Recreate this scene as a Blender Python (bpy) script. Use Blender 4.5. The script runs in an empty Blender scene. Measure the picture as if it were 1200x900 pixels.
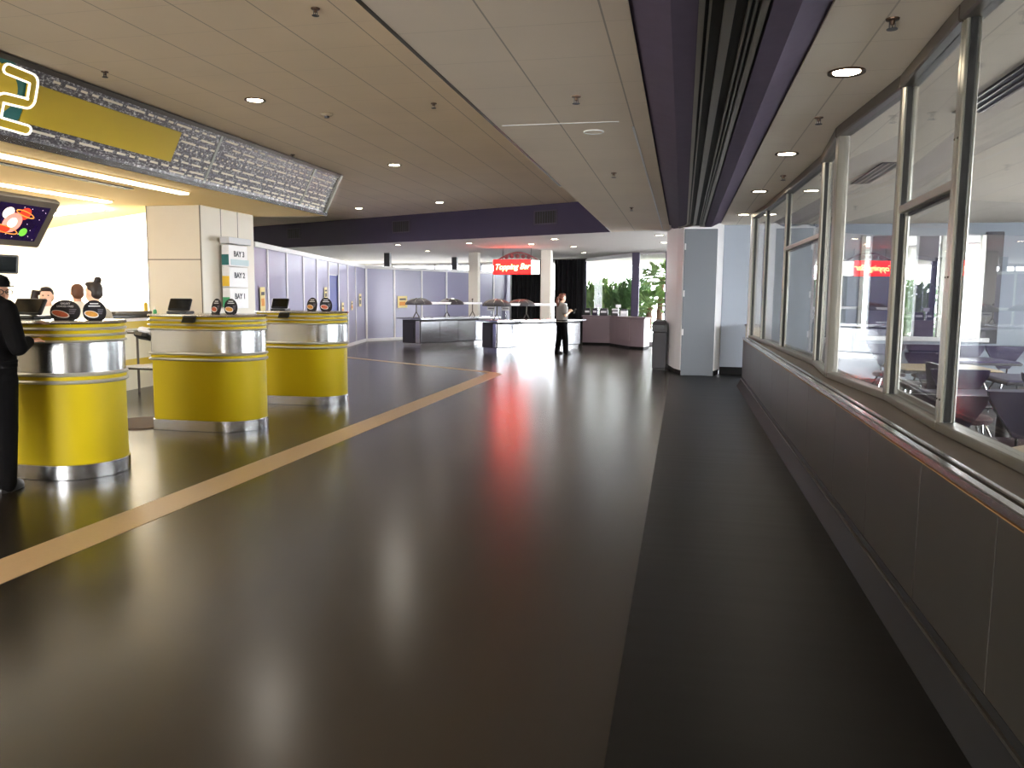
import bpy, math, random
from mathutils import Vector, Matrix
random.seed(7)
PI = math.pi
SC = bpy.context.scene
COL = SC.collection

# ------------------------------------------------------------------ materials
def lin(c):
    return tuple(((v/255)/12.92 if v/255 <= .04045 else ((v/255+.055)/1.055)**2.4) for v in c)

def mat(name, rgb, rough=.5, metal=0., emit=None, estr=1., spec=.5, coat=0., noise=0., nscale=20., bump=0., bscale=60., aniso=0.):
    m = bpy.data.materials.new(name); m.use_nodes = True
    nt = m.node_tree; b = nt.nodes['Principled BSDF']
    c = lin(rgb)
    b.inputs['Base Color'].default_value = (*c, 1)
    b.inputs['Roughness'].default_value = rough
    b.inputs['Metallic'].default_value = metal
    b.inputs['Specular IOR Level'].default_value = spec
    b.inputs['Coat Weight'].default_value = coat
    if aniso: b.inputs['Anisotropic'].default_value = aniso
    if emit:
        b.inputs['Emission Color'].default_value = (*lin(emit), 1)
        b.inputs['Emission Strength'].default_value = estr
    if noise or bump:
        tc = nt.nodes.new('ShaderNodeTexCoord')
    if noise:
        n = nt.nodes.new('ShaderNodeTexNoise'); n.inputs['Scale'].default_value = nscale; n.inputs['Detail'].default_value = 5
        mx = nt.nodes.new('ShaderNodeMix'); mx.data_type = 'RGBA'
        mx.inputs[6].default_value = (*[v*(1-noise) for v in c], 1); mx.inputs[7].default_value = (*[min(1, v*(1+noise)) for v in c], 1)
        nt.links.new(tc.outputs['Object'], n.inputs['Vector']); nt.links.new(n.outputs['Fac'], mx.inputs[0])
        nt.links.new(mx.outputs[2], b.inputs['Base Color'])
    if bump:
        n2 = nt.nodes.new('ShaderNodeTexNoise'); n2.inputs['Scale'].default_value = bscale; n2.inputs['Detail'].default_value = 4
        bp = nt.nodes.new('ShaderNodeBump'); bp.inputs['Strength'].default_value = bump; bp.inputs['Distance'].default_value = .02
        nt.links.new(tc.outputs['Object'], n2.inputs['Vector']); nt.links.new(n2.outputs['Fac'], bp.inputs['Height'])
        nt.links.new(bp.outputs['Normal'], b.inputs['Normal'])
    return m

def glass_mat(name, tint=(.96, .97, .97), refl=1.0):
    m = bpy.data.materials.new(name); m.use_nodes = True
    nt = m.node_tree; nt.nodes.clear()
    out = nt.nodes.new('ShaderNodeOutputMaterial'); mix = nt.nodes.new('ShaderNodeMixShader')
    tr = nt.nodes.new('ShaderNodeBsdfTransparent'); gl = nt.nodes.new('ShaderNodeBsdfGlossy')
    tr.inputs['Color'].default_value = (*tint, 1); gl.inputs['Roughness'].default_value = .01
    lw = nt.nodes.new('ShaderNodeLayerWeight'); lw.inputs['Blend'].default_value = .5
    pw = nt.nodes.new('ShaderNodeMath'); pw.operation = 'POWER'; pw.inputs[1].default_value = 5
    ma = nt.nodes.new('ShaderNodeMath'); ma.operation = 'MULTIPLY_ADD'; ma.inputs[1].default_value = .9*refl; ma.inputs[2].default_value = .04*refl
    nt.links.new(lw.outputs['Facing'], pw.inputs[0]); nt.links.new(pw.outputs[0], ma.inputs[0])
    nt.links.new(ma.outputs[0], mix.inputs['Fac']); nt.links.new(tr.outputs[0], mix.inputs[1]); nt.links.new(gl.outputs[0], mix.inputs[2])
    nt.links.new(mix.outputs[0], out.inputs['Surface'])
    return m

def grid_mat(name, rgb, ox, oy, step, lw=.008, dark=.55, faint=.86, rough=.85, spec=.2):
    """ceiling tiles: joints along y strong, joints along x faint (world position)"""
    m = mat(name, rgb, rough, spec=spec); nt = m.node_tree; b = nt.nodes['Principled BSDF']
    g = nt.nodes.new('ShaderNodeNewGeometry'); sp = nt.nodes.new('ShaderNodeSeparateXYZ')
    nt.links.new(g.outputs['Position'], sp.inputs[0])
    def line(sock, off, w):
        a = nt.nodes.new('ShaderNodeMath'); a.operation = 'SUBTRACT'; a.inputs[1].default_value = off - 100*step
        nt.links.new(sock, a.inputs[0])
        mo = nt.nodes.new('ShaderNodeMath'); mo.operation = 'MODULO'; mo.inputs[1].default_value = step
        nt.links.new(a.outputs[0], mo.inputs[0])
        c = nt.nodes.new('ShaderNodeMath'); c.operation = 'LESS_THAN'; c.inputs[1].default_value = w
        nt.links.new(mo.outputs[0], c.inputs[0]); return c.outputs[0]
    c0 = lin(rgb)
    n = nt.nodes.new('ShaderNodeTexNoise'); n.inputs['Scale'].default_value = 1.3; n.inputs['Detail'].default_value = 6
    nt.links.new(g.outputs['Position'], n.inputs['Vector'])
    m0 = nt.nodes.new('ShaderNodeMix'); m0.data_type = 'RGBA'
    m0.inputs[6].default_value = (*[v*.93 for v in c0], 1); m0.inputs[7].default_value = (*[min(1, v*1.06) for v in c0], 1)
    nt.links.new(n.outputs['Fac'], m0.inputs[0])
    m1 = nt.nodes.new('ShaderNodeMix'); m1.data_type = 'RGBA'
    m1.inputs[7].default_value = (*[v*faint for v in c0], 1)
    nt.links.new(line(sp.outputs['Y'], oy, lw), m1.inputs[0]); nt.links.new(m0.outputs[2], m1.inputs[6])
    m2 = nt.nodes.new('ShaderNodeMix'); m2.data_type = 'RGBA'
    m2.inputs[7].default_value = (*[v*dark for v in c0], 1)
    nt.links.new(line(sp.outputs['X'], ox, lw*1.3), m2.inputs[0]); nt.links.new(m1.outputs[2], m2.inputs[6])
    nt.links.new(m2.outputs[2], b.inputs['Base Color'])
    return m

def floor_mat(name, rgb, rough, spec, step, fleck):
    m = mat(name, rgb, rough, spec=spec); nt = m.node_tree; b = nt.nodes['Principled BSDF']
    g = nt.nodes.new('ShaderNodeNewGeometry'); c0 = lin(rgb)
    mp = nt.nodes.new('ShaderNodeMapping'); mp.inputs['Scale'].default_value = (.35, 6, 1)
    nt.links.new(g.outputs['Position'], mp.inputs['Vector'])
    n = nt.nodes.new('ShaderNodeTexNoise'); n.inputs['Scale'].default_value = 2.2; n.inputs['Detail'].default_value = 7
    nt.links.new(mp.outputs[0], n.inputs['Vector'])
    n2 = nt.nodes.new('ShaderNodeTexNoise'); n2.inputs['Scale'].default_value = 60; n2.inputs['Detail'].default_value = 3
    nt.links.new(g.outputs['Position'], n2.inputs['Vector'])
    mx = nt.nodes.new('ShaderNodeMix'); mx.data_type = 'RGBA'
    mx.inputs[6].default_value = (*[v*(1-fleck) for v in c0], 1); mx.inputs[7].default_value = (*[v*(1+fleck) for v in c0], 1)
    av = nt.nodes.new('ShaderNodeMath'); av.operation = 'MULTIPLY_ADD'; av.inputs[1].default_value = .5
    hf = nt.nodes.new('ShaderNodeMath'); hf.operation = 'MULTIPLY'; hf.inputs[1].default_value = .5
    nt.links.new(n2.outputs['Fac'], hf.inputs[0]); nt.links.new(n.outputs['Fac'], av.inputs[0]); nt.links.new(hf.outputs[0], av.inputs[2])
    nt.links.new(av.outputs[0], mx.inputs[0])
    br = nt.nodes.new('ShaderNodeTexBrick'); br.offset = .5
    br.inputs['Color1'].default_value = (1, 1, 1, 1); br.inputs['Color2'].default_value = (.93, .93, .93, 1); br.inputs['Mortar'].default_value = (.7, .7, .7, 1)
    br.inputs['Scale'].default_value = 1; br.inputs['Brick Width'].default_value = step; br.inputs['Row Height'].default_value = step*.5; br.inputs['Mortar Size'].default_value = .004
    nt.links.new(g.outputs['Position'], br.inputs['Vector'])
    mu = nt.nodes.new('ShaderNodeMix'); mu.data_type = 'RGBA'; mu.blend_type = 'MULTIPLY'; mu.inputs[0].default_value = 1
    nt.links.new(mx.outputs[2], mu.inputs[6]); nt.links.new(br.outputs['Color'], mu.inputs[7])
    nt.links.new(mu.outputs[2], b.inputs['Base Color'])
    # wavy gloss: slight roughness and bump variation
    rr = nt.nodes.new('ShaderNodeMapRange'); rr.inputs[3].default_value = rough*.92; rr.inputs[4].default_value = rough*1.1
    nt.links.new(n.outputs['Fac'], rr.inputs[0]); nt.links.new(rr.outputs[0], b.inputs['Roughness'])
    return m

M = {}
M['floor'] = floor_mat('vinyl_floor', (42, 36, 29), .25, .6, 1.2, .22)
M['floor_r'] = floor_mat('dark_floor', (18, 16, 13), .42, .22, 1.2, .4)
M['stripe'] = mat('tan_stripe', (190, 160, 120), .4, noise=.06, nscale=30)
M['ceil_l'] = grid_mat('coffer_tile', (244, 227, 203), -3.23, 6.16, .6)
M['ceil_m'] = grid_mat('soffit_tile', (238, 224, 208), -1.06, 6.78, .604)
M['ceil_far'] = mat('plaster_ceiling', (225, 220, 216), .8, noise=.03, nscale=2)
M['ceil_r'] = grid_mat('strip_tile', (252, 240, 226), .98, 6.78, .604, dark=.7)
M['kceil'] = mat('kitchen_ceiling', (255, 222, 156), .7, noise=.03, nscale=2)
M['kwall'] = mat('kitchen_wall', (245, 240, 222), .5)
M['purple'] = mat('purple_paint', (63, 54, 82), .5, noise=.04, nscale=3)
M['purple_gloss'] = mat('purple_gloss', (86, 76, 94), .75, noise=.12, nscale=9, spec=.12)
M['purple_dark'] = mat('purple_dark', (56, 44, 70), .5)
M['track'] = mat('track_metal', (150, 140, 125), .35, 1.)
M['track_dark'] = mat('track_gap', (28, 25, 24), .6)
M['lilac'] = mat('lilac_laminate', (146, 142, 170), .3, noise=.04, nscale=1.5)
M['lilac_d'] = mat('blue_door', (62, 70, 140), .35)
M['white'] = mat('white_paint', (236, 234, 236), .45)
M['column_white'] = mat('column_white', (214, 206, 192), .4, noise=.03, nscale=4)
M['door_grey'] = mat('door_grey', (108, 113, 121), .5)
M['alu_grey'] = mat('weathered_aluminium', (136, 133, 126), .45, .9)
M['ring'] = mat('satin_ring', (214, 212, 206), .3, .65)
M['s_pink'] = mat('nebula_pink', (250, 150, 140), .4, emit=(255, 150, 130), estr=.9)
M['offwhite'] = mat('off_white_panel', (226, 220, 208), .4, noise=.03, nscale=4)
M['blue_wall'] = mat('grey_blue_wall', (148, 156, 168), .6)
M['steel'] = mat('brushed_steel', (205, 205, 206), .24, 1., noise=.05, nscale=40)
M['mirror_steel'] = mat('polished_steel', (164, 165, 169), .27, 1.)
M['alu'] = mat('aluminium_frame', (176, 176, 168), .35, 1., noise=.06, nscale=15)
M['alu_dark'] = mat('dark_frame', (92, 86, 80), .4, .8)
M['rubber'] = mat('black_gasket', (16, 16, 16), .6)
M['low_panel'] = mat('grey_laminate', (40, 37, 33), .45, noise=.06, nscale=3)
M['sill'] = mat('dark_sill', (96, 86, 76), .5, spec=.3, noise=.08, nscale=6)
M['wood_edge'] = mat('worn_wood_edge', (140, 102, 60), .6)
M['base_black'] = mat('black_cove', (18, 18, 19), .6, spec=.2)
M['yellow'] = mat('kiosk_yellow', (196, 173, 18), .5, spec=.2, noise=.04, nscale=4)
M['yellow2'] = mat('counter_yellow', (222, 190, 40), .4)
M['cream'] = mat('counter_cream', (240, 232, 205), .4)
M['black'] = mat('black_plastic', (18, 18, 19), .4)
M['black_gloss'] = mat('black_gloss', (10, 10, 12), .12)
M['grey_plastic'] = mat('grey_plastic', (96, 88, 78), .45)
M['dark_grey'] = mat('dark_grey', (62, 60, 66), .5)
M['taupe'] = mat('taupe_laminate', (128, 112, 118), .45, noise=.05, nscale=4)
M['glass'] = glass_mat('clear_glass')
M['glass_out'] = glass_mat('window_glass', (.97, .98, .98), .2)
M['glass_t'] = glass_mat('tinted_hood_glass', (.25, .24, .24), 1.6)
M['plaque'] = mat('plaque_black', (20, 18, 26), .35)
M['food'] = mat('food_red', (200, 96, 60), .5, noise=.35, nscale=90)
M['plate_w'] = mat('plate_white', (235, 230, 225), .4)
M['food_y'] = mat('food_gold', (214, 150, 60), .5, noise=.35, nscale=90)
M['txt_w'] = mat('white_lettering', (235, 235, 235), .5)
M['txt_g'] = mat('grey_lettering', (120, 116, 130), .5)
M['txt_d'] = mat('dark_lettering', (70, 70, 78), .5)
M['mat_br'] = mat('brown_mat', (92, 74, 60), .9, noise=.25, nscale=60)
M['skin'] = mat('skin', (214, 158, 128), .5)
M['skin_l'] = mat('skin_light', (232, 184, 156), .5)
M['black_cloth'] = mat('black_cloth', (11, 10, 11), .9, spec=.1)
M['grey_cloth'] = mat('pale_grey_cloth', (128, 124, 120), .8)
M['white_cloth'] = mat('white_cloth', (228, 220, 208), .8)
M['hair_d'] = mat('dark_hair', (34, 22, 18), .5)
M['hair_b'] = mat('brown_hair', (96, 56, 30), .5)
M['hair_r'] = mat('auburn_hair', (104, 54, 38), .5)
M['eye'] = mat('eye', (30, 24, 22), .3)
M['lip'] = mat('lips', (170, 90, 80), .5)
M['shoe'] = mat('shoe_black', (12, 12, 12), .4)
M['curtain'] = mat('black_curtain', (22, 21, 24), .9)
M['concrete'] = mat('pale_paving', (225, 220, 212), .8, noise=.05, nscale=1)
M['leaf'] = mat('leaf_green', (132, 168, 116), .5, noise=.4, nscale=3)
M['leaf_l'] = mat('leaf_light', (160, 190, 120), .5, noise=.3, nscale=3)
M['trunk'] = mat('palm_trunk', (150, 116, 96), .8, noise=.3, nscale=12)
M['purple_seat'] = mat('purple_vinyl', (48, 40, 70), .35)
M['plum_seat'] = mat('plum_vinyl', (66, 36, 50), .35)
M['table_beige'] = mat('beige_table', (206, 188, 158), .4)
M['table_purple'] = mat('purple_table', (64, 56, 92), .35)
M['chrome'] = mat('chrome', (220, 220, 222), .12, 1.)
M['notice'] = mat('notice_cream', (232, 214, 150), .6)
M['notice_o'] = mat('notice_orange', (222, 150, 70), .6)
M['teal'] = mat('teal', (34, 104, 104), .45)
M['gold'] = mat('board_gold', (196, 168, 46), .4, noise=.03, nscale=5)
M['cream_dash'] = mat('cream_lettering', (255, 246, 228), .4)
M['white_neon'] = mat('white_tube', (250, 250, 245), .3, emit=(255, 252, 240), estr=1.2)
M['down'] = mat('downlight_glow', (255, 240, 214), .5, emit=(255, 236, 204), estr=40)
M['trimring'] = mat('trim_ring', (90, 70, 55), .35, .6)
M['tube_hot'] = mat('fluorescent_bright', (255, 250, 240), .5, emit=(255, 250, 240), estr=400)
M['tube'] = mat('fluorescent_glow', (255, 250, 235), .5, emit=(255, 248, 232), estr=9)
M['red_sign'] = mat('red_sign', (200, 20, 20), .4, emit=(255, 9, 8), estr=13)
M['sign_yellow'] = mat('sign_lettering', (255, 240, 170), .4, emit=(255, 220, 140), estr=9)
M['sign_end'] = mat('sign_end_white', (250, 250, 250), .4, emit=(255, 250, 245), estr=3)
M['maroon'] = mat('maroon_metal', (120, 44, 52), .4)
M['screen_bg'] = mat('screen_space', (30, 16, 60), .25, emit=(46, 18, 84), estr=.18, noise=.5, nscale=5)
M['s_red'] = mat('planet_red', (220, 50, 30), .4, emit=(235, 60, 36), estr=1)
M['s_white'] = mat('planet_white', (250, 230, 220), .4, emit=(255, 232, 215), estr=1.3)
M['s_green'] = mat('planet_green', (110, 190, 60), .4, emit=(110, 190, 60), estr=.9)
M['s_orange'] = mat('planet_orange', (245, 150, 60), .4, emit=(245, 150, 60), estr=1)
M['s_gold'] = mat('panel_gold', (205, 170, 40), .4, emit=(205, 170, 40), estr=.7)
M['green'] = mat('sign_green', (70, 160, 110), .5)
M['syellow'] = mat('sign_yellow', (226, 184, 50), .5)
M['silver_sign'] = mat('sign_silver', (200, 200, 204), .4)
M['lblue'] = mat('pale_blue', (178, 200, 206), .45)
M['detector'] = mat('detector_beige', (190, 172, 145), .5)
M['grille'] = mat('grille_dark', (40, 40, 38), .6)
M['grille_f'] = mat('grille_frame', (82, 76, 92), .5)

def board_mat():
    m = mat('mottled_silver', (150, 146, 150), .42, .95); nt = m.node_tree; b = nt.nodes['Principled BSDF']
    tc = nt.nodes.new('ShaderNodeTexCoord')
    mp = nt.nodes.new('ShaderNodeMapping'); mp.inputs['Scale'].default_value = (1, .5, 1)
    nt.links.new(tc.outputs['Object'], mp.inputs[0])
    n = nt.nodes.new('ShaderNodeTexNoise'); n.inputs['Scale'].default_value = 42; n.inputs['Detail'].default_value = 5; n.inputs['Roughness'].default_value = .7
    nt.links.new(mp.outputs[0], n.inputs['Vector'])
    r = nt.nodes.new('ShaderNodeValToRGB'); r.color_ramp.elements[0].position = .5; r.color_ramp.elements[1].position = .66
    r.color_ramp.elements[0].color = (*lin((112, 107, 111)), 1); r.color_ramp.elements[1].color = (*lin((244, 242, 240)), 1)
    nt.links.new(n.outputs['Fac'], r.inputs[0]); nt.links.new(r.outputs[0], b.inputs['Base Color'])
    return m
M['board'] = board_mat()

# ------------------------------------------------------------------ mesh builder
class MB:
    def __init__(s): s.v = []; s.f = []
    def add(s, vs, fs):
        o = len(s.v); s.v += [Vector(v) for v in vs]; s.f += [tuple(i+o for i in f) for f in fs]; return s
    def box(s, x0, x1, y0, y1, z0, z1, mtx=None):
        vs = [Vector((x, y, z)) for z in (z0, z1) for y in (y0, y1) for x in (x0, x1)]
        if mtx: vs = [mtx @ v for v in vs]
        return s.add(vs, [(0, 2, 3, 1), (4, 5, 7, 6), (0, 1, 5, 4), (2, 6, 7, 3), (0, 4, 6, 2), (1, 3, 7, 5)])
    def bbox(s, x0, x1, y0, y1, z0, z1, b=.006, mtx=None):
        """box with chamfered vertical and top edges"""
        b = min(b, (x1-x0)*.3, (y1-y0)*.3, (z1-z0)*.3)
        def ring(i, z): return [(x0+i, y0+i+b, z), (x0+i+b, y0+i, z), (x1-i-b, y0+i, z), (x1-i, y0+i+b, z), (x1-i, y1-i-b, z), (x1-i-b, y1-i, z), (x0+i+b, y1-i, z), (x0+i, y1-i-b, z)]
        return s.rings([ring(b, z0), ring(0, z0+b), ring(0, z1-b), ring(b, z1)], mtx)
    def rings(s, rs, mtx=None, cap=True, closed=False):
        n = len(rs[0]); vs = [Vector(p) for r in rs for p in r]
        if mtx: vs = [mtx @ v for v in vs]
        fs = []
        for i in range(len(rs) if closed else len(rs)-1):
            a = i*n; b = ((i+1) % len(rs))*n
            for j in range(n): fs.append((a+j, a+(j+1) % n, b+(j+1) % n, b+j))
        if cap and not closed: fs += [tuple(reversed(range(n))), tuple(range((len(rs)-1)*n, len(rs)*n))]
        return s.add(vs, fs)
    def prism(s, poly, z0, z1, mtx=None):
        return s.rings([[(x, y, z0) for x, y in poly], [(x, y, z1) for x, y in poly]], mtx)
    def tube(s, pts, r, n=8, closed=False):
        pts = [Vector(p) for p in pts]; rs = r if isinstance(r, (list, tuple)) else [r]*len(pts); out = []
        ref = None
        for i, p in enumerate(pts):
            if closed: t = pts[(i+1) % len(pts)] - pts[i-1]
            else: t = pts[min(i+1, len(pts)-1)] - pts[max(i-1, 0)]
            t.normalize()
            if ref is None: ref = Vector((0, 0, 1)) if abs(t.z) < .9 else Vector((1, 0, 0))
            u = ref - t*ref.dot(t)
            if u.length < 1e-4: u = Vector((1, 0, 0)) - t*t.x
            u.normalize(); ref = u; w = t.cross(u)
            out.append([p + (u*math.cos(a)+w*math.sin(a))*rs[i] for a in [2*PI*k/n for k in range(n)]])
        return s.rings(out, closed=closed)
    def lathe(s, prof, n=20, c=(0, 0, 0), mtx=None):
        rs = [[(c[0]+r*math.cos(2*PI*k/n), c[1]+r*math.sin(2*PI*k/n), c[2]+z) for k in range(n)] for r, z in prof]
        return s.rings(rs, mtx)
    def ball(s, c, rx, ry=None, rz=None, n=14, m=9, mtx=None):
        ry = ry or rx; rz = rz or rx
        rs = []
        for i in range(m+1):
            a = -PI/2 + PI*i/m; k = max(math.cos(a), .02)
            rs.append([(c[0]+rx*k*math.cos(2*PI*j/n), c[1]+ry*k*math.sin(2*PI*j/n), c[2]+rz*math.sin(a)) for j in range(n)])
        return s.rings(rs, mtx)
    def build(s, name, m, parent=None, smooth=False, origin=None, **tags):
        root = parent
        off = Vector(origin) if origin else Vector((0, 0, 0))
        while root is not None:
            off = off + root.location if root.get('_w') else off
            root = root.parent
        me = bpy.data.meshes.new(name); me.from_pydata([v-off for v in s.v], [], s.f); me.update()
        import bmesh
        bm = bmesh.new(); bm.from_mesh(me); bmesh.ops.recalc_face_normals(bm, faces=bm.faces)
        if smooth:
            for f in bm.faces: f.smooth = True
            for e in bm.edges:
                if len(e.link_faces) == 2 and e.calc_face_angle(0) > .7: e.smooth = False
        bm.to_mesh(me); bm.free()
        me.materials.append(M[m] if isinstance(m, str) else m)
        o = bpy.data.objects.new(name, me); COL.objects.link(o)
        if parent: o.parent = parent
        elif origin: o.location = origin
        for k, v in tags.items(): o[k] = v
        return o

def thing(name, label, cat, loc=(0, 0, 0), rz=0, group=None, world=True):
    """Empty at the base; with world=True parts are written in world coordinates, else in local ones"""
    o = bpy.data.objects.new(name, None); COL.objects.link(o); o.empty_display_size = .1
    o.location = loc; o.rotation_euler = (0, 0, rz); o['label'] = label; o['category'] = cat
    if group: o['group'] = group
    if world: o['_w'] = 1
    return o
def tag(o, label, cat, group=None, kind=None):
    o['label'] = label; o['category'] = cat
    if group: o['group'] = group
    if kind: o['kind'] = kind
    return o
def struct(o, label, cat):
    return tag(o, label, cat, kind='structure')
def dup(root, loc, rz=0, label=None):
    r = root.copy(); COL.objects.link(r); r.location = loc; r.rotation_euler = (0, 0, rz)
    if label: r['label'] = label
    for ch in list(root.children):
        c = ch.copy(); COL.objects.link(c); c.parent = r
        for g in list(ch.children):
            d = g.copy(); COL.objects.link(d); d.parent = c
    return r
def basis(o, ex, ey, ez):
    ex, ey, ez = Vector(ex).normalized(), Vector(ey).normalized(), Vector(ez).normalized()
    return Matrix(((ex.x, ey.x, ez.x, o[0]), (ex.y, ey.y, ez.y, o[1]), (ex.z, ey.z, ez.z, o[2]), (0, 0, 0, 1)))
def frame2(p, q, z=0):
    """x axis from p to q on plan, y to its left, z up; origin p"""
    d = Vector((q[0]-p[0], q[1]-p[1], 0)); L = d.length; d.normalize()
    return basis((p[0], p[1], z), d, (-d.y, d.x, 0), (0, 0, 1)), L
def text_mb(txt, size, mtx, depth=.004, shear=0, sx=1., bold=0.):
    cu = bpy.data.curves.new('t', 'FONT'); cu.body = txt; cu.size = size; cu.extrude = depth; cu.shear = shear; cu.offset = bold
    cu.align_x = 'CENTER'; cu.align_y = 'CENTER'; cu.resolution_u = 3
    ob = bpy.data.objects.new('t', cu); COL.objects.link(ob)
    dg = bpy.context.evaluated_depsgraph_get(); me = bpy.data.meshes.new_from_object(ob.evaluated_get(dg))
    b = MB(); b.add([mtx @ Vector((v.co.x*sx, v.co.y, v.co.z)) for v in me.vertices], [tuple(p.vertices) for p in me.polygons])
    bpy.data.objects.remove(ob); bpy.data.curves.remove(cu); bpy.data.meshes.remove(me)
    return b
def remesh(ob, vox, smooth_it=4):
    m = ob.modifiers.new('r', 'REMESH'); m.mode = 'VOXEL'; m.voxel_size = vox; m.use_smooth_shade = True
    if smooth_it:
        sm = ob.modifiers.new('s', 'SMOOTH'); sm.factor = .5; sm.iterations = smooth_it
    dg = bpy.context.evaluated_depsgraph_get()
    me = bpy.data.meshes.new_from_object(ob.evaluated_get(dg)); ob.modifiers.clear(); old = ob.data; ob.data = me
    me.name = old.name; bpy.data.meshes.remove(old)
    for p in me.polygons: p.use_smooth = True
    return ob

# ------------------------------------------------------------------ camera
cam = bpy.data.cameras.new('camera'); co = bpy.data.objects.new('camera', cam); COL.objects.link(co)
cam.sensor_fit = 'HORIZONTAL'; cam.sensor_width = 36; cam.lens = 930/1200*36; cam.clip_end = 300
R_, U_, F_ = Vector((.97785, .209095, .009344)), Vector((-.031854, .104547, .99401)), Vector((-.206865, .972291, -.108892))
co.matrix_world = Matrix(((R_.x, U_.x, -F_.x, 0), (R_.y, U_.y, -F_.y, 0), (R_.z, U_.z, -F_.z, 1.5), (0, 0, 0, 1)))
SC.camera = co

B, A = 2.95, 3.66        # soffit height, raised coffer height

# ------------------------------------------------------------------ setting: floor
struct(MB().box(-15, -.2, -6, 36, -.1, 0).build('floor', 'floor'), 'dark grey-brown glossy vinyl floor of the hall', 'floor')
struct(MB().box(-.2, 9.5, -6, 36, -.1, 0).build('floor_right', 'floor_r'), 'darker brown floor strip along the low wall', 'floor')
struct(MB().prism([(-3.72, -2), (-3.40, -2), (-3.40, 15.1), (-3.72, 15.35)], 0, .003).build('floor_stripe', 'stripe'), 'long tan stripe inlaid in the floor beside the yellow kiosks', 'floor stripe')
struct(MB().prism([(-8.6, 18.35), (-3.62, 15.22), (-3.5, 15.3), (-8.5, 18.5)], 0, .0035).build('floor_stripe', 'stripe'), 'thin tan stripe crossing the floor before the lilac partition', 'floor stripe')
struct(MB().box(-40, 40, 30, 70, -.16, -.12).box(9.5, 40, -10, 30, -.16, -.12).box(-40, 9.5, -30, -6, -.16, -.12).build('ground', 'concrete'), 'pale sunlit paving outside the windows', 'ground')

# ------------------------------------------------------------------ ceilings
FA, FB = (-13.43, 23.48), (-1.6, 17.86)
c1 = MB().prism([(-15, -6), (-1.6, -6), (-1.6, 17.86), (-13.43, 23.48), (-15, 24.2)], A, A+.1).build('ceiling', 'ceil_l')
struct(c1, 'raised beige tile ceiling above the kiosks', 'ceiling')
c2 = MB().prism([(-1.6, -6), (-.31, -6), (-.31, 17.3), (-1.6, 17.86)], B, A+.1).build('ceiling_soffit', 'ceil_m')
struct(c2, 'lower beige tile soffit running along the purple beam', 'ceiling')
far_poly = [(-13.43, 23.48), (-1.6, 17.86), (-.31, 17.3), (-.31, 16.4), (9, 16.4), (9, 36), (-15, 36), (-15, 24.2)]
c3 = MB().prism(far_poly, B, A+.1).build('ceiling_far', 'ceil_far')
struct(c3, 'pale flat ceiling over the topping bar area', 'ceiling')
c4 = MB().box(.68, 9, -6, 16.4, B, A+.1).build('ceiling_right', 'ceil_r')
struct(c4, 'beige tile ceiling over the glass wall and dining room', 'ceiling')
c5 = MB().prism([(-15, -6), (-6.5, -6), (-6.5, 13.8), (-8.3, 13.8), (-9.57, 13.0), (-14.1, 15.8), (-15, 15.8)], B, A).build('ceiling_kitchen', 'kceil')
struct(c5, 'cream service area ceiling with fluorescent strips', 'ceiling')
# fascia at the end of the coffer
mtx, L = frame2(FA, FB)
fascia = MB().box(-1.8, L, -.03, .0, B, A, mtx).build('wall_fascia', 'purple')
struct(fascia, 'deep purple fascia closing the raised ceiling', 'wall')
struct(MB().box(-1.6, -1.585, 16.6, 17.9, B-.006, B+.01).box(-1.55, -.56, 6.77, 6.79, B-.004, B).box(-.468, -.45, 7.0, 17.2, B-.004, B).build('trim_1', 'white'), 'bright metal joint strips in the soffit tiles', 'trim')
struct(MB().box(-1.625, -1.6, -6, 10.5, B-.004, B+.03).build('trim_2', 'alu_dark'), 'dark edge strip along the soffit', 'trim')
# the purple beam with the partition tracks
prof = [(-.32, B+.02), (-.10, 2.875), (.03, 2.875), (.03, 2.91), (.37, 2.91), (.37, 2.875), (.50, 2.875), (.69, B+.02)]
def extr_y(prof, y0, y1):
    return MB().rings([[(x, y0, z) for x, z in prof], [(x, y1, z) for x, z in prof]])
bm_ = thing('beam', 'purple painted ceiling beam housing dark sliding tracks', 'beam', (.18, 0, B)); bm_['kind'] = 'structure'
extr_y(prof[:4]+[(.03, 3.0), (-.32, 3.0)], -6, 16.9).build('beam_side', 'purple_gloss', bm_)
extr_y([(.37, 3.0)]+prof[4:]+[(.69, 3.0)], -6, 16.3).build('beam_side', 'purple_gloss', bm_)
extr_y([(.03, 2.905), (.37, 2.905), (.37, 3.0), (.03, 3.0)], -6, 16.6).build('track_recess', 'track_dark', bm_)
tr = thing('partition_track', 'metal rails of a sliding partition under the purple beam', 'track', (.2, 0, 2.87))
for x, w in ((.045, .03), (.085, .012), (.175, .05), (.265, .012), (.295, .012), (.335, .035)):
    pts = [(x-w/2, 2.872), (x+w/2, 2.872), (x+w/2, 2.905), (x-w/2, 2.905)]
    r0 = [[(px, y, z) for px, z in pts] for y in (-6, 15.2)]
    for k in range(1, 5):      # the far end curls aside
        a = k/4; r0.append([(px - .16*a*a*(1 if x < .2 else -.2), 15.2+.75*a, z) for px, z in pts])
    MB().rings(r0).build('rail', 'track', tr)

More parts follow.
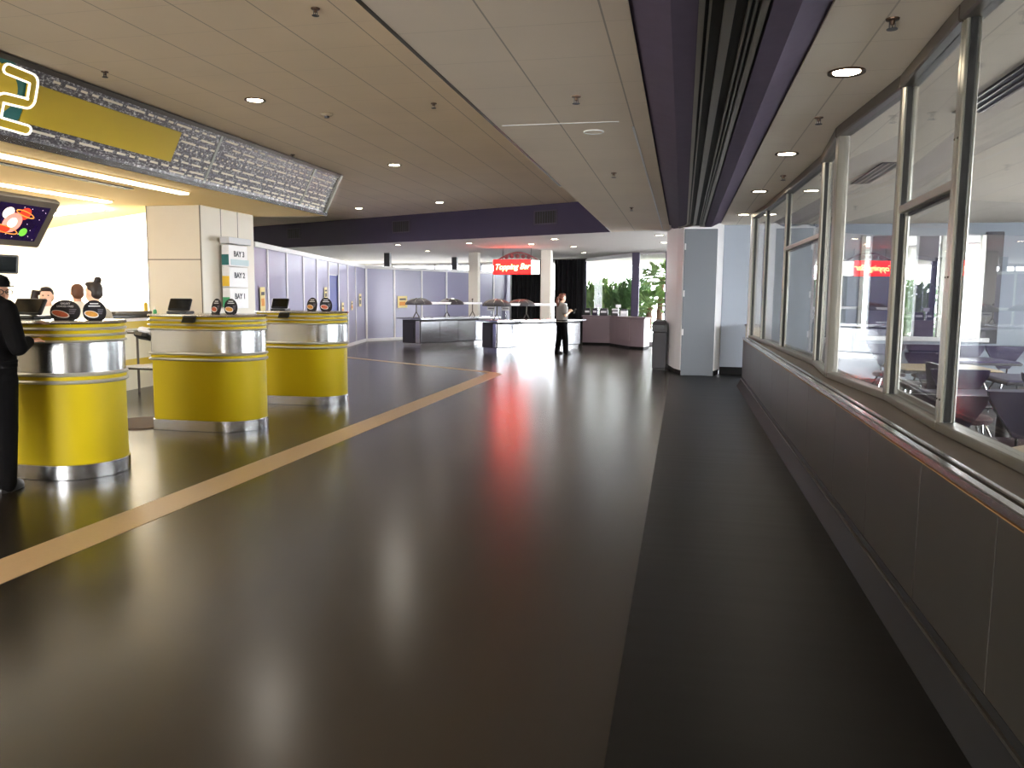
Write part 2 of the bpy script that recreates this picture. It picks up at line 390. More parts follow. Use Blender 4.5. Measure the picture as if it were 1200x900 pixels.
# ------------------------------------------------------------------ column with the cupboard door at the beam's end
colp = [(-.37, 17.85), (-.13, 16.3), (-.02, 15.93), (.64, 15.97), (.76, 16.42), (.76, 17.85)]
cr = thing('column', 'white angular column under the end of the purple beam', 'column', (.2, 17, 0)); cr['kind'] = 'structure'
MB().prism(colp, .1, 2.95).build('column_body', 'white', cr)
MB().prism([(x+(.02 if x < 0 else -.015), y+.02) for x, y in colp], 0, .1).build('plinth', 'base_black', cr)
mtx, L = frame2((-.02, 15.93), (.64, 15.97))
dr = MB().bbox(.02, L-.02, -.035, 0, .0, 2.84, .008, mtx).build('door_1', 'door_grey', origin=(.3, 15.95, 0))
struct(dr, 'tall flush white cupboard door in the column face', 'door')
for z in (.85, 1.6, 2.5):
    MB().box(.025, .05, -.05, -.035, z-.06, z+.06, mtx).build('hinge', 'white', dr).location = (-.0, 0, 0)
for ch in dr.children:
    for v in ch.data.vertices: v.co -= Vector((.3, 15.95, 0))
w_div = struct(MB().box(.76, 1.9, 16.4, 16.5, 0, B).build('wall_divider', 'blue_wall'), 'grey-blue wall between column and glass wall', 'wall')
struct(MB().box(.76, 1.5, 16.38, 16.4, 0, .15).build('baseboard_divider', 'base_black'), 'black skirting of the grey-blue wall', 'baseboard')

# ------------------------------------------------------------------ outer walls
struct(MB().box(-15, -9.5, -6.1, -6, 0, A).box(-2.8, 9.5, -6.1, -6, 0, A).box(-9.5, -2.8, -6.1, -6, 2.8, A).build('wall_back', 'offwhite'), 'wall behind the viewer with a wide opening added to let in light', 'wall')  # unseen opening, sized for the light it lets in
struct(MB().box(-15.1, -15, -6, 36, 0, A).build('wall_left', 'kwall'), 'far left wall of the service area', 'wall')
# kitchen back wall, seen very bright
mtx, L = frame2((-15, 16.2), (-8.55, 12.25))
struct(MB().box(0, L, 0, .12, 0, B, mtx).build('wall_kitchen', 'kwall'), 'brightly lit cream wall behind the service staff', 'wall')

# ------------------------------------------------------------------ lilac hoarding
def hoarding(nm, label, p, q, marks, door=None):
    mtx, L = frame2(p, q)
    t = thing(nm, label, 'wall', (p[0], p[1], 0)); t['kind'] = 'structure'
    segs = [0]+marks+[L]
    for a, b in zip(segs[:-1], segs[1:]):
        isd = door and abs(a-door) < .05
        if isd:
            MB().box(a, b, 0, .05, 2.05, 2.45, mtx).build('panel', 'lilac', t)
            MB().bbox(a+.05, b-.03, .03, .08, 0, 2.04, .006, mtx).build('hoarding_door', 'lilac_d', t)
        else:
            MB().box(a, b, 0, .05, 0, 2.45, mtx).build('panel', 'lilac', t)
    for k in marks: MB().bbox(k-.04, k+.04, -.022, 0, .1, 2.38, .005, mtx).build('batten', 'white', t)
    tr_ = MB().bbox(0, L, -.03, .08, 2.38, 2.48, .006, mtx).build('top_rail', 'white', t)
    if door is None: MB().bbox(0, L, -.03, 0, 0, .1, .006, mtx).build('bottom_rail', 'white', t)
    else:
        i = segs.index(door); MB().bbox(0, door, -.03, 0, 0, .1, .006, mtx).bbox(segs[i+1], L, -.03, 0, 0, .1, .006, mtx).build('bottom_rail', 'white', t)
    return t, mtx
H1, H2, H3 = (-7.80, 13.56), (-10.14, 24.45), (-6.75, 31.2)
d1 = 0.0
h1, hm1 = hoarding('wall_hoarding', 'long lilac panel partition with white battens behind the kiosks', H1, H2, [d1+.78, d1+2.11, d1+3.46, d1+4.73, d1+5.99, d1+7.2, d1+8.43, d1+9.6], door=d1+5.99)
h2, hm2 = hoarding('wall_hoarding', 'lilac panel partition with white battens behind the topping bar', H2, H3, [.06, 1.3, 2.6, 3.86, 5.36, 6.52])
def notice(mtx, x, z, w, h, col, label):
    w *= .72; h *= .72
    t = thing('paper_notice', label, 'notice', mtx @ Vector((x, -.03, z-h/2)), group='paper notices on the lilac partition')
    m = mtx @ Matrix.Translation((x, -.035, z)) @ Matrix.Rotation(random.uniform(-.06, .06), 4, 'Y')
    MB().box(-w/2, w/2, 0, .004, -h/2, h/2, m).build('sheet', 'notice', t)
    MB().box(-w*.32, w*.3, -.003, 0, -h*.3, h*.02, m).build('printed_block', col, t)
    MB().box(-w*.3, w*.36, -.003, 0, h*.16, h*.3, m).build('heading_bar', 'txt_d', t)
notice(hm1, d1+.35, 1.42, .42, .62, 'notice_o', 'pale yellow notice on the lilac panel beside the white column')
notice(hm1, d1+5.55, 1.55, .42, .42, 'txt_d', 'pale yellow notice on the lilac panel just left of the blue door')
notice(hm1, d1+7.6, 1.12, .36, .5, 'notice_o', 'pale notice on the first lilac panel right of the blue door')
notice(hm1, d1+8.9, 1.2, .26, .36, 'notice_o', 'small pale notice on the second panel right of the blue door')
notice(hm1, d1+10.2, 1.36, .5, .55, 'txt_d', 'yellow notice on the last panel before the partition corner')
notice(hm2, 1.65, 1.3, .62, .55, 'notice_o', 'orange and yellow notice on the lilac partition beside the topping bar')

# ------------------------------------------------------------------ far window wall
W = [(-14.8, 34.2), (-8.6, 33.4), (-6.4, 31.6), (-3.65, 29.8), (-1.5, 26.0), (-.43, 25.4), (2.4, 24.6), (5.4, 23.4), (8.4, 20.5), (8.9, 16.5)]
for i in range(len(W)-1):
    mtx, L = frame2(W[i], W[i+1])
    t = thing('window_%d' % (i+1), 'tall bright window pane of the far glazed wall, bay %s' % ['behind the partition', 'above the partition corner', 'behind the black curtain', 'with green bushes outside', 'with a palm outside', 'right of the palm', 'behind the column', 'behind the dining windows', 'at the far right'][i], 'window', (W[i][0], W[i][1], 0)); t['kind'] = 'structure'
    MB().box(0, L, -.04, .04, 0, .12, mtx).build('window_sill', 'white', t)
    MB().box(0, L, -.04, .04, 2.83 if i < 4 else 2.9, 2.95, mtx).build('window_header', 'white', t)
    n = 1 if i == 3 else max(1, round(L/1.9))
    f = MB()
    for k in range(n+1):
        if 0 < k < n: f.box(k*L/n-.03, k*L/n+.03, -.04, .04, .12, 2.9, mtx)
    if f.v: f.build('window_frame', 'white', t)
    MB().box(.02, L-.02, -.004, .004, .12, 2.88, mtx).build('pane', 'glass_out', t)
for (x, y), nm in zip(W[1:9], ['above the partition corner', 'left of the black curtain', 'right of the black curtain', 'between bushes and palm', 'right of the palm', 'behind the column', 'behind the dining windows', 'at the far right corner']):
    p = MB().bbox(x-.12, x+.12, y-.15, y+.1, 0, B, .01).build('pillar', 'purple', origin=(x, y, 0))
    for v in p.data.vertices: pass
    struct(p, 'purple window pillar ' + nm, 'pillar')
struct(MB().bbox(-6.72, -6.58, 31.0, 31.1, 0, B, .01).build('pillar', 'white', origin=(-6.65, 31.05, 0)), 'slim white post at the end of the lilac partition', 'pillar')
for x, y, w_, nm in ((4.2, 18.4, .3, 'left'), (5.15, 18.9, .2, 'right')):
    struct(MB().bbox(x-w_, x+w_, y-.12, y+.12, 0, B, .012).build('pillar', 'purple', origin=(x, y, 0)), 'broad purple pillar beyond the dining room window, ' + nm + ' one', 'pillar')
# steel posts by the bars
def post(x, y, nm):
    t = thing('post', 'square ceiling post ' + nm, 'post', (x, y, 0)); t['kind'] = 'structure'
    MB().bbox(x-.16, x+.16, y-.16, y+.16, 0, B, .015).build('post_shaft', 'offwhite', t)
    MB().bbox(x-.19, x+.19, y-.19, y+.19, 0, .12, .01).build('post_base', 'steel', t)
post(-6.75, 25.6, 'between the two topping bars')
post(-4.15, 24.5, 'right of the red sign')
for x, y, w, nm in ((-8.0, 26.9, .14, 'left'), (-7.1, 29.6, .22, 'right')):
    pass
struct(MB().bbox(-9.97, -9.77, 25.75, 25.95, 2.48, B, .01).build('pillar', 'dark_grey', origin=(-9.87, 25.85, 2.48)), 'short dark hanger above the lilac partition corner', 'pillar')
struct(MB().bbox(-8.42, -8.22, 28.6, 28.8, 2.48, B, .01).build('pillar', 'dark_grey', origin=(-8.32, 28.7, 2.48)), 'short dark hanger above the lilac partition middle', 'pillar')
# curtain: pleated sheet
def pleat(p, q, z0, z1, n, amp):
    mtx, L = frame2(p, q); N = n*8; b = MB()
    f_, k_ = [], []
    for i in range(N+1):
        u = L*i/N; yy = amp*math.sin(2*PI*n*i/N)+.3*amp*math.sin(2*PI*n*.37*i/N)
        f_.append((u, yy)); k_.append((u, yy+.02))
    poly = f_+k_[::-1]
    rs = [[mtx @ Vector((x, y*(1+.5*s), z)) for x, y in poly] for z, s in ((z0, .5), ((z0+z1)/2, .2), (z1, 0))]
    return b.rings(rs)
cu = thing('curtain', 'black floor-length drape hanging behind the red sign', 'curtain', (-5, 29, 0))
pleat((-6.35, 29.6), (-4.75, 29.1), .02, 2.86, 9, .05).build('drape', 'curtain', cu, smooth=True)
pleat((-4.62, 29.05), (-3.45, 28.6), .02, 2.86, 6, .05).build('drape', 'curtain', cu, smooth=True)
MB().tube([(-6.4, 29.65, 2.88), (-3.4, 28.6, 2.88)], .02).build('curtain_rod', 'alu_dark', cu)
MB().tube([(-4.75, 29.1, 2.86), (-4.35, 29.0, 2.86)], .01).build('tie', 'black_cloth', cu)

# ------------------------------------------------------------------ fascia grilles
fm, fL = frame2(FA, FB)
def fgrille(px, label):
    u = px
    t = thing('air_vent', label, 'vent', fm @ Vector((u, -.05, 3.2)))
    MB().box(u-.33, u+.33, -.045, -.03, 3.2, 3.52, fm).build('vent_frame', 'grille_f', t)
    MB().box(u-.3, u+.3, -.05, -.045, 3.225, 3.495, fm).build('backing', 'grille', t)
    sl = MB()
    for k in range(9): sl.box(u-.29+k*.0705, u-.275+k*.0705, -.06, -.05, 3.225, 3.495, fm)
    sl.build('slat', 'grille_f', t)
fgrille(6.6, 'dark air grille in the purple fascia, the middle one of three')
fgrille(11.35, 'dark air grille at the right end of the purple fascia')
fgrille(2.0, 'dim air grille at the left end of the purple fascia by the menu board')

# ------------------------------------------------------------------ low wall and glass screen on the right
wr = thing('wall_right', 'low grey laminate wall with metal-edged dark ledge under the glass', 'wall', (1.04, 0, 0)); wr['kind'] = 'structure'
ys = [-6, -4.6, -3.2, -1.9, -.6, .6, 1.75, 2.85, 3.72, 4.7, 5.7, 6.9, 8.2, 9.6, 11.0, 12.6, 14.25]
pn = MB()
for a, b in zip(ys[:-1], ys[1:]): pn.bbox(1.045, 1.12, a+.0015, b-.0015, .17, .80, .002)
pn.build('panel', 'low_panel', wr)
MB().box(1.07, 1.5, -6, 14.25, .0, .80).build('core', 'base_black', wr)
MB().prism([(1.06, -6), (1.5, -6), (1.5, 14.25), (1.06, 14.25)], .80, .835).build('ledge', 'sill', wr)
MB().bbox(1.036, 1.055, -6, 14.25, .80, .805, .001).build('wood_lip', 'wood_edge', wr)
MB().bbox(1.03, 1.075, -6, 14.25, .811, .852, .006).build('edge_rail', 'steel', wr)
MB().bbox(1.095, 1.125, -6, 14.25, .835, .852, .006).build('edge_rail', 'steel', wr)
bb = thing('baseboard_right', 'black cove skirting with a thin metal strip along the low wall', 'baseboard', (1.0, 0, 0)); bb['kind'] = 'structure'
MB().rings([[(x, y, z) for x, z in ((.965, 0), (1.07, 0), (1.07, .17), (1.045, .17), (1.03, .12))] for y in (-6, 14.25)]).build('cove', 'base_black', bb)
MB().box(1.024, 1.04, -6, 14.25, .125, .14).build('metal_strip', 'alu_dark', bb)

P = [(1.17, 14.2), (1.25, 13.0), (1.31, 11.0), (1.37, 8.6), (1.275, 7.28), (1.385, 5.7), (1.335, 4.41), (1.37, 2.2), (1.28, .5), (1.37, -1.5), (1.3, -3.5), (1.37, -6)]
where = ['farthest bay by the grey-blue wall', 'narrow bay second from the far end', 'bay with the far hatch frame', 'bay just beyond the wide post', 'tall bay right of the wide post', 'bay with the framed hatch nearest the viewer', 'wide bay at the right edge of view', 'bay beside the viewer', 'bay behind the viewer', 'bay second behind the viewer', 'last bay behind the viewer']
def vpost(b, p, d, w, t, z0, z1):
    n = Vector((-d.y, d.x, 0))
    m = basis((p[0], p[1], 0), d, n, (0, 0, 1)); b.bbox(-w/2, w/2, -t/2, t/2, z0, z1, .004, m); return b
hatch = {2: 2.13, 5: 2.06}
for i in range(len(P)-1):
    a, b = P[i+1], P[i]                       # near -> far
    mtx, L = frame2(a, b)
    t = thing('window_%d' % (20+i), 'interior glass screen on the low wall, ' + where[i], 'window', (a[0], a[1], .835)); t['kind'] = 'structure'
    st = MB().bbox(.0, .045, -.035, .035, .835, 2.9, .004, mtx).bbox(L-.045, L, -.035, .035, .835, 2.9, .004, mtx)
    st.build('stile', 'alu', t)
    MB().box(.045, .055, -.02, .02, .88, 2.86, mtx).box(L-.055, L-.045, -.02, .02, .88, 2.86, mtx).build('gasket', 'rubber', t)
    MB().bbox(0, L, -.045, .045, .835, .885, .006, mtx).build('bottom_rail', 'alu', t)
    MB().bbox(0, L, -.06, .06, 2.86, 2.95, .01, mtx).build('head_rail', 'alu_dark', t)
    MB().box(.05, L-.05, -.004, .004, .885, 2.86, mtx).build('pane', 'glass', t)
    if i in hatch:
        z = hatch[i]
        MB().bbox(.045, L-.045, -.03, .03, z, z+.05, .005, mtx).build('transom', 'alu', t)
        MB().box(.05, L-.05, -.032, .0, z-.02, z, mtx).build('transom_seal', 'rubber', t)
        MB().bbox(.05, .085, -.028, -.006, .885, z-.02, .003, mtx).bbox(L-.085, L-.05, -.028, -.006, .885, z-.02, .003, mtx).bbox(.085, L-.085, -.028, -.006, .885, .925, .003, mtx).build('hatch_frame', 'alu', t)
    sc = MB()
    for z in (1.0, 1.62, 2.3):
        for u in (.022, L-.022): sc.lathe([(.006, 0), (.006, .004), (.002, .006)], 6, mtx=mtx @ Matrix.Translation((u, .035, z)) @ Matrix.Rotation(-PI/2, 4, 'X'))
    sc.build('screw', 'alu_dark', t)
for p, w, nm in ((P[4], .13, 'widest aluminium post of the glass screen'), (P[5], .07, 'slim aluminium post left of the framed hatch'), (P[3], .08, 'aluminium post beyond the widest one')):
    o = MB().bbox(p[0]-.045, p[0]+.045, p[1]-w/2, p[1]+w/2, .835, B, .008).build('trim_3', 'alu_grey', origin=(p[0], p[1], .835)); struct(o, nm, 'post')
o = MB().bbox(1.1, 1.2, 14.2, 14.32, 0, B, .01).build('trim_4', 'white', origin=(1.15, 14.26, 0)); struct(o, 'white end post where the glass screen meets the floor', 'post')
o = thing('waste_cabinet', 'beige slim cabinet standing beyond the end of the low wall', 'cabinet', (1.35, 15.8, 0))
MB().bbox(1.22, 1.5, 15.5, 16.1, 0.05, .98, .01).build('cabinet_body', 'table_beige', o); MB().bbox(1.2, 1.52, 15.48, 16.12, .98, 1.02, .008).build('cabinet_top', 'taupe', o)
MB().box(1.24, 1.48, 15.52, 16.08, 0, .05).build('plinth', 'base_black', o)

# dining room behind the glass
dw = MB().box(1.9, 3.3, 16.4, 16.5, 0, B).box(5.62, 9, 16.4, 16.5, 0, B).box(3.3, 5.62, 16.4, 16.5, 0, .8).box(3.3, 5.62, 16.4, 16.5, 2.72, B)
struct(dw.build('wall_dining', 'blue_wall'), 'pale grey-blue end wall of the dining room', 'wall')
wd = thing('window_40', 'wide window with grey frame in the dining room end wall', 'window', (4.4, 16.4, .8)); wd['kind'] = 'structure'
MB().bbox(3.3, 5.62, 16.34, 16.5, .74, .82, .006).build('window_sill', 'white', wd)
fr = MB()
for x in (3.34, 3.95, 4.75, 5.42): fr.bbox(x-.04, x+.04, 16.36, 16.48, .82, 2.72, .005)
fr.build('window_frame', 'alu', wd)
MB().bbox(5.45, 5.75, 16.36, 16.4, .72, 2.78, .006).build('side_casing', 'dark_grey', wd)
MB().box(3.3, 5.6, 16.44, 16.448, .82, 2.72).build('pane', 'glass', wd)
struct(MB().box(9, 9.1, -6, 16.5, 0, .9).box(9, 9.1, -6, 16.5, 2.7, A).box(9, 9.1, -6, 3, .9, 2.7).box(9, 9.1, 13, 16.5, .9, 2.7).build('wall_dining_outer', 'blue_wall'), 'outer wall of the dining room', 'wall')
wd = thing('window_41', 'long window in the outer dining room wall', 'window', (9.05, 8, .9)); wd['kind'] = 'structure'
fr = MB()
for k in range(6): fr.bbox(9.02, 9.08, 3+k*2-.04, 3+k*2+.04, .9, 2.7, .005)
fr.build('window_frame', 'alu', wd); MB().box(9.045, 9.055, 3, 13, .9, 2.7).build('pane', 'glass', wd)

# ------------------------------------------------------------------ chairs and tables of the dining room
def make_chair():
    t = thing('dining_chair', '', 'chair', (0, 0, 0), group='purple chairs in the dining room behind the glass', world=False)
    # back faces -y : inverted triangle panel at y=+.2
    b = MB(); pts = [(-.25, .88), (.25, .88), (.24, .82), (.075, .56), (-.075, .56), (-.24, .82)]
    fr_ = [(x, .22+.02*(z-.5)+.06*(x*4)**2*-.25, z) for x, z in pts]; bk = [(x, y+.045, z) for x, y, z in fr_]
    b.rings([fr_, bk]); b.build('backrest', 'purple_seat', t)
    MB().lathe([(.02, .43), (.2, .43), (.215, .45), (.215, .475), (.19, .495), (.02, .5)], 20).build('seat', 'plum_seat', t, smooth=True)
    MB().tube([(-.05, .24, .6), (-.05, .25, .46), (-.06, .12, .42)], .011).tube([(.05, .24, .6), (.05, .25, .46), (.06, .12, .42)], .011).build('back_stem', 'chrome', t, smooth=True)
    for sx, sy in ((-1, -1), (1, -1), (-1, 1), (1, 1)):
        MB().tube([(sx*.12, sy*.12, .43), (sx*.17, sy*.17, .3), (sx*.2, sy*.2, 0)], .012).build('leg', 'chrome', t, smooth=True)
    return t
def make_table(top):
    t = thing('dining_table', '', 'table', (0, 0, 0), group='pedestal tables in the dining room', world=False)
    MB().bbox(-.5, .5, -.42, .42, .715, .755, .012).build('tabletop', top, t)
    MB().bbox(-.515, .515, -.435, .435, .705, .74, .01).build('table_edge', 'dark_grey', t)
    MB().lathe([(.05, .06), (.05, .6), (.12, .68), (.14, .705)], 14).build('pedestal', 'black', t, smooth=True)
    MB().lathe([(.27, 0), (.27, .025), (.07, .06), (.05, .08)], 18).build('base', 'black', t, smooth=True)
    return t
tb = make_table('table_beige'); tb['label'] = 'beige-topped pedestal table just behind the glass nearest the viewer'; tb.location = (2.2, 4.42, 0); tb.rotation_euler.z = PI/4
tb2 = make_table('table_purple'); tb2.location = (3.55, 8.75, 0); tb2['label'] = 'purple-topped table on a black pedestal seen through the nearest wide pane'
dup(tb, (2.9, 9.85, 0), .05, 'beige-topped table behind the purple-topped one in the dining room')
dup(tb2, (3.6, 11.3, 0), .1, 'purple-topped table in front of the far chair row')
dup(tb2, (2.55, 7.0, 0), .3, 'purple-topped table behind the framed hatch')
dup(tb2, (5.3, 11.0, 0), .1, 'purple-topped table at the right of the far chair row')
chs = [(1.74, 5.5, 0, 'purple chair with its back to the nearest beige table'), (2.95, 5.2, .2, 'purple chair at the far right corner of the nearest beige table'),
       (3.2, 8.0, PI, 'purple chair in front of the purple table on a black pedestal'), (3.95, 7.9, 2.9, 'grey-lit purple chair right of the black pedestal'),
       (2.72, 8.6, PI/2, 'purple chair at the left end of the purple pedestal table'), (4.05, 9.5, .1, 'purple chair behind the purple pedestal table'),
       (2.5, 7.7, 0, 'purple chair at the table behind the framed hatch, far side'), (2.35, 6.3, PI, 'purple chair at the table behind the framed hatch, near side'),
       (2.9, 10.62, PI, 'purple chair before the far beige and purple tables')]
for k in range(7):
    chs.append((2.9+k*.52, 12.1+.04*(k % 2), 0, ['leftmost', 'second from left', 'third from left', 'fourth from left', 'fifth from left', 'sixth from left', 'rightmost'][k] + ' purple chair in the far row below the dining room window'))
ch0 = make_chair()
for i, (x, y, a, lab) in enumerate(chs):
    if i == 0: ch0.location = (x, y, 0); ch0.rotation_euler.z = a; ch0['label'] = lab
    else: dup(ch0, (x, y, 0), a, lab)
# napkin/condiment stand on the table
cd_ = thing('condiment_caddy', 'small chrome condiment caddy on the purple pedestal table', 'caddy', (3.45, 8.7, .755))
MB().bbox(3.38, 3.52, 8.64, 8.76, .755, .87, .01).build('holder', 'chrome', cd_); MB().tube([(3.45, 8.64, .87), (3.45, 8.66, .94), (3.45, 8.74, .94), (3.45, 8.76, .87)], .006).build('handle', 'chrome', cd_)
# dining ceiling diffusers
for x, y0, y1, lab in ((2.1, 5.4, 6.9, 'black slot diffuser in the dining ceiling nearest the viewer'), (2.12, 9.2, 10.8, 'black slot diffuser in the dining ceiling farther off')):
    t = thing('ceiling_vent', lab, 'vent', (x, y0, B-.01))
    MB().box(x-.11, x+.11, y0, y1, B-.006, B+.02).build('backing', 'grille', t)
    sl = MB()
    for k in range(4): sl.box(x-.1+k*.062, x-.088+k*.062, y0+.02, y1-.02, B-.012, B-.006)
    sl.build('slat', 'track', t)

# ------------------------------------------------------------------ ceiling fittings
def downlight(x, y, z, label, r=.085):
    t = thing('downlight', label, 'downlight', (x, y, z-.012), group='recessed downlights')
    MB().lathe([(r, -.002), (r*1.25, -.012), (r*1.35, -.01), (r*1.35, 0), (r, 0)], 24, (x, y, z)).build('trim_ring', 'trimring', t, smooth=True)
    MB().lathe([(.002, -.006), (r*.98, -.006), (r*.98, -.001), (.002, -.001)], 24, (x, y, z)).build('lens', 'down', t)
for x, y, z, lab in [(-4.735, 8.34, A, 'large round downlight beside the menu board'), (-4.74, 12.75, A, 'round downlight farther along the raised ceiling'),
    (-7.95, 18.85, A, 'small downlight near the left of the purple fascia'), (-5.56, 17.9, A, 'small downlight above the middle of the purple fascia'),
    (.977, 5.58, B, 'nearest downlight in the ceiling strip by the glass screen'), (.971, 8.52, B, 'second downlight along the glass screen'),
    (.966, 11.37, B, 'third downlight along the glass screen'), (.98, 14.4, B, 'farthest downlight along the glass screen'),
    (-3.17, 19.83, B, 'downlight in the far ceiling above the standing woman'), (-5.74, 21.2, B, 'downlight in front of the left post'), (-4.1, 21.67, B, 'downlight above the red sign'),
    (-3.1, 22.84, B, 'downlight right of the right post'), (-8.0, 21.77, B, 'downlight above the left topping bar'), (-8.07, 24.68, B, 'downlight behind the left topping bar'),
    (-3.17, 25.86, B, 'far downlight before the bush window'), (-.565, 18.83, B, 'near downlight left of the white column'), (-.524, 21.26, B, 'downlight behind the white column')]:
    downlight(x, y, z, lab)
for i, (x, y, z, e) in enumerate([(-4.735, 8.34, A, 45), (-4.74, 12.75, A, 110), (-7.95, 18.85, A, 50), (-5.56, 17.9, A, 50), (.977, 5.58, B, 8), (.971, 8.52, B, 10), (.966, 11.37, B, 14), (.98, 14.4, B, 20),
        (-3.17, 19.83, B, 40), (-5.74, 21.2, B, 60), (-3.1, 22.84, B, 40), (-8.0, 21.77, B, 110), (-8.07, 24.68, B, 110), (-.565, 18.83, B, 30)]):
    l = bpy.data.lights.new('downlight_lamp', 'SPOT'); l.energy = e; l.spot_size = 2.75; l.spot_blend = .8; l.shadow_soft_size = .05; l.color = (1, .93, .84)
    o = bpy.data.objects.new('downlight_lamp', l); COL.objects.link(o); o.location = (x, y, z-.05)
def sprinkler(x, y, z, label):
    t = thing('sprinkler', label, 'sprinkler', (x, y, z), group='ceiling sprinklers')
    MB().lathe([(.035, 0), (.033, -.008), (.012, -.012), (.01, -.03), (.004, -.034)], 12, (x, y, z)).build('escutcheon', 'trimring', t)
    MB().lathe([(.003, -.034), (.004, -.05), (.028, -.052), (.028, -.055), (.003, -.056)], 12, (x, y, z)).build('deflector', 'dark_grey', t)
    MB().box(x-.016, x-.012, y-.003, y+.003, z-.052, z-.012).box(x+.012, x+.016, y-.003, y+.003, z-.052, z-.012).build('yoke', 'dark_grey', t)
for x, y, z, lab in [(-5.61, 7.05, A, 'sprinkler head above the yellow menu panel'), (-2.79, 5.83, A, 'sprinkler head nearest the viewer on the raised ceiling'), (-2.81, 8.83, A, 'sprinkler head farther along the raised ceiling'),
    (-5.97, 11.6, A, 'sprinkler head above the bright end of the menu board'), (-.8, 5.9, B, 'sprinkler head in the soffit before the white joint'), (1.016, 4.6, B, 'sprinkler head nearest the viewer by the glass screen'),
    (1.018, 6.9, B, 'sprinkler head between the first two glass screen downlights'), (-.83, 9.5, B, 'sprinkler head in the soffit past the white joint'), (-.85, 13.1, B, 'farthest sprinkler head in the soffit'), (1.11, 10.0, B, 'small sprinkler head past the second glass screen downlight')]:
    sprinkler(x, y, z, lab)
t = thing('smoke_detector', 'round beige smoke detector on the raised ceiling', 'detector', (-4.23, 9.1, A-.05))
MB().lathe([(.07, 0), (.075, -.012), (.06, -.025), (.04, -.03), (.01, -.03)], 20, (-4.23, 9.1, A)).build('housing', 'detector', t, smooth=True); MB().lathe([(.03, -.03), (.026, -.05), (.005, -.052)], 14, (-4.23, 9.1, A)).build('sensor', 'dark_grey', t)
t = thing('ceiling_plate', 'flush oval speaker ring in the soffit beside the white joint', 'speaker', (-.81, 7.04, B-.01))
MB().tube([(-.81+.085*math.cos(a), 7.15+.085*math.sin(a), B-.004) for a in [2*PI*k/24 for k in range(24)]], .006, 6, True).build('ring', 'white', t); MB().lathe([(.002, -.003), (.08, -.003), (.08, -.001), (.002, -.001)], 24, (-.81, 7.15, B)).build('cover', 'ceil_m', t)

# ------------------------------------------------------------------ kitchen ceiling fluorescents
def strip(p, q, w, label, glow='tube'):
    mtx, L = frame2(p, q)
    t = thing('fluorescent_light', label, 'ceiling light', (p[0], p[1], B-.03), group='fluorescent strips over the service area')
    MB().bbox(0, L, -w/2-.02, w/2+.02, B-.018, B, .004, mtx).build('housing', 'kceil', t)
    MB().bbox(.02, L-.02, -w/2, w/2, B-.042, B-.018, .006, mtx).build('diffuser', glow, t)
strip((-7.1, 2.5), (-7.0, 10.35), .13, 'longest fluorescent strip, nearest the menu board')
strip((-9.05, 5.5), (-8.85, 11.1), .13, 'fluorescent strip deeper in the service area')
strip((-14.3, 14.0), (-9.7, 11.95), .13, 'slanting fluorescent strip before the bright kitchen wall', 'tube_hot')
struct(MB().box(-7.62, -7.5, 2, 9.9, B-.012, B).build('trim_5', 'dark_grey'), 'dark slot in the service area ceiling', 'trim')

# ------------------------------------------------------------------ menu board
EV = Vector((.35, 0, .70)); EN = Vector((.894, 0, -.447))
def bp(y, v, off=0): return Vector((-6.42, y, 2.96)) + EV*v + EN*off
mb = thing('menu_board', 'long slanted silver menu board with a yellow panel and a figure 2', 'menu board', (-6.5, 8, B))
MB().rings([[(-6.53, y, 2.955), (-6.42, y, 2.955), (-6.07, y, 3.655), (-6.53, y, 3.655)] for y in (1.5, 13.6)]).build('board_body', 'board', mb)
def bquad(b, y0, y1, v0, v1, o0, o1):
    vs = [bp(y, v, o) for o in (o0, o1) for v in (v0, v1) for y in (y0, y1)]
    return b.add(vs, [(0, 2, 3, 1), (4, 5, 7, 6), (0, 1, 5, 4), (2, 6, 7, 3), (0, 4, 6, 2), (1, 3, 7, 5)])
bquad(MB(), 1.5, 13.62, .93, .995, -.01, .035).build('top_trim', 'alu_dark', mb)
bquad(MB(), 1.5, 13.62, -.01, .07, -.01, .06).build('bottom_trim', 'steel', mb)
bquad(MB(), 13.56, 13.63, -.01, .99, -.01, .04).build('end_trim', 'alu', mb)
for y in (5.6, 9.86, 12.62): bquad(MB(), y-.025, y+.025, .07, .93, 0, .012).build('divider', 'alu', mb)
bquad(MB(), 6.7, 9.02, .27, .765, 0, .03).build('name_panel', 'gold', mb)
ds = MB()
rows = [(.865, 6.95), (.745, 9.1), (.635, 9.1), (.53, 9.1), (.42, 9.1), (.31, 9.1), (.19, 6.9), (.12, 9.1)]
for v, y0 in rows:
    y = y0
    while y < 13.4:
        l = random.choice((.09, .14, .2, .3)) if v != .53 else .03
        if not (9.8 < y < 9.9): bquad(ds, y, min(y+l, 13.5), v-.016, v+.016, .0, .006)
        y += l + (.07 if v != .53 else .09)
ds.build('menu_lettering', 'cream_dash', mb)
ds2 = MB(); random.seed(3)
for k in range(190):
    y = random.uniform(6.9, 13.3); v = random.choice((.9, .83, .7, .58, .47, .36, .25, .15, .235)) + random.uniform(-.012, .012)
    if y < 9.1 and .24 < v < .8: continue
    l = random.uniform(.05, .2); bquad(ds2, y, y+l, v-.007, v+.007, 0, .004)
ds2.build('small_lettering', 'txt_g', mb)
# teal disc behind the figure
dsc = MB(); dsc.rings([[bp(6.2+.55*math.cos(a), .5+.66*math.sin(a)*.72, o) for a in [2*PI*k/40 for k in range(40)]] for o in (0, .02)]); dsc.build('teal_disc', 'teal', mb)
dsc = MB(); dsc.rings([[bp(6.2+.38*math.cos(a), .55+.34*math.sin(a), o) for a in [2*PI*k/40 for k in range(40)]] for o in (.02, .03)]); dsc.build('gold_disc', 'gold', mb)
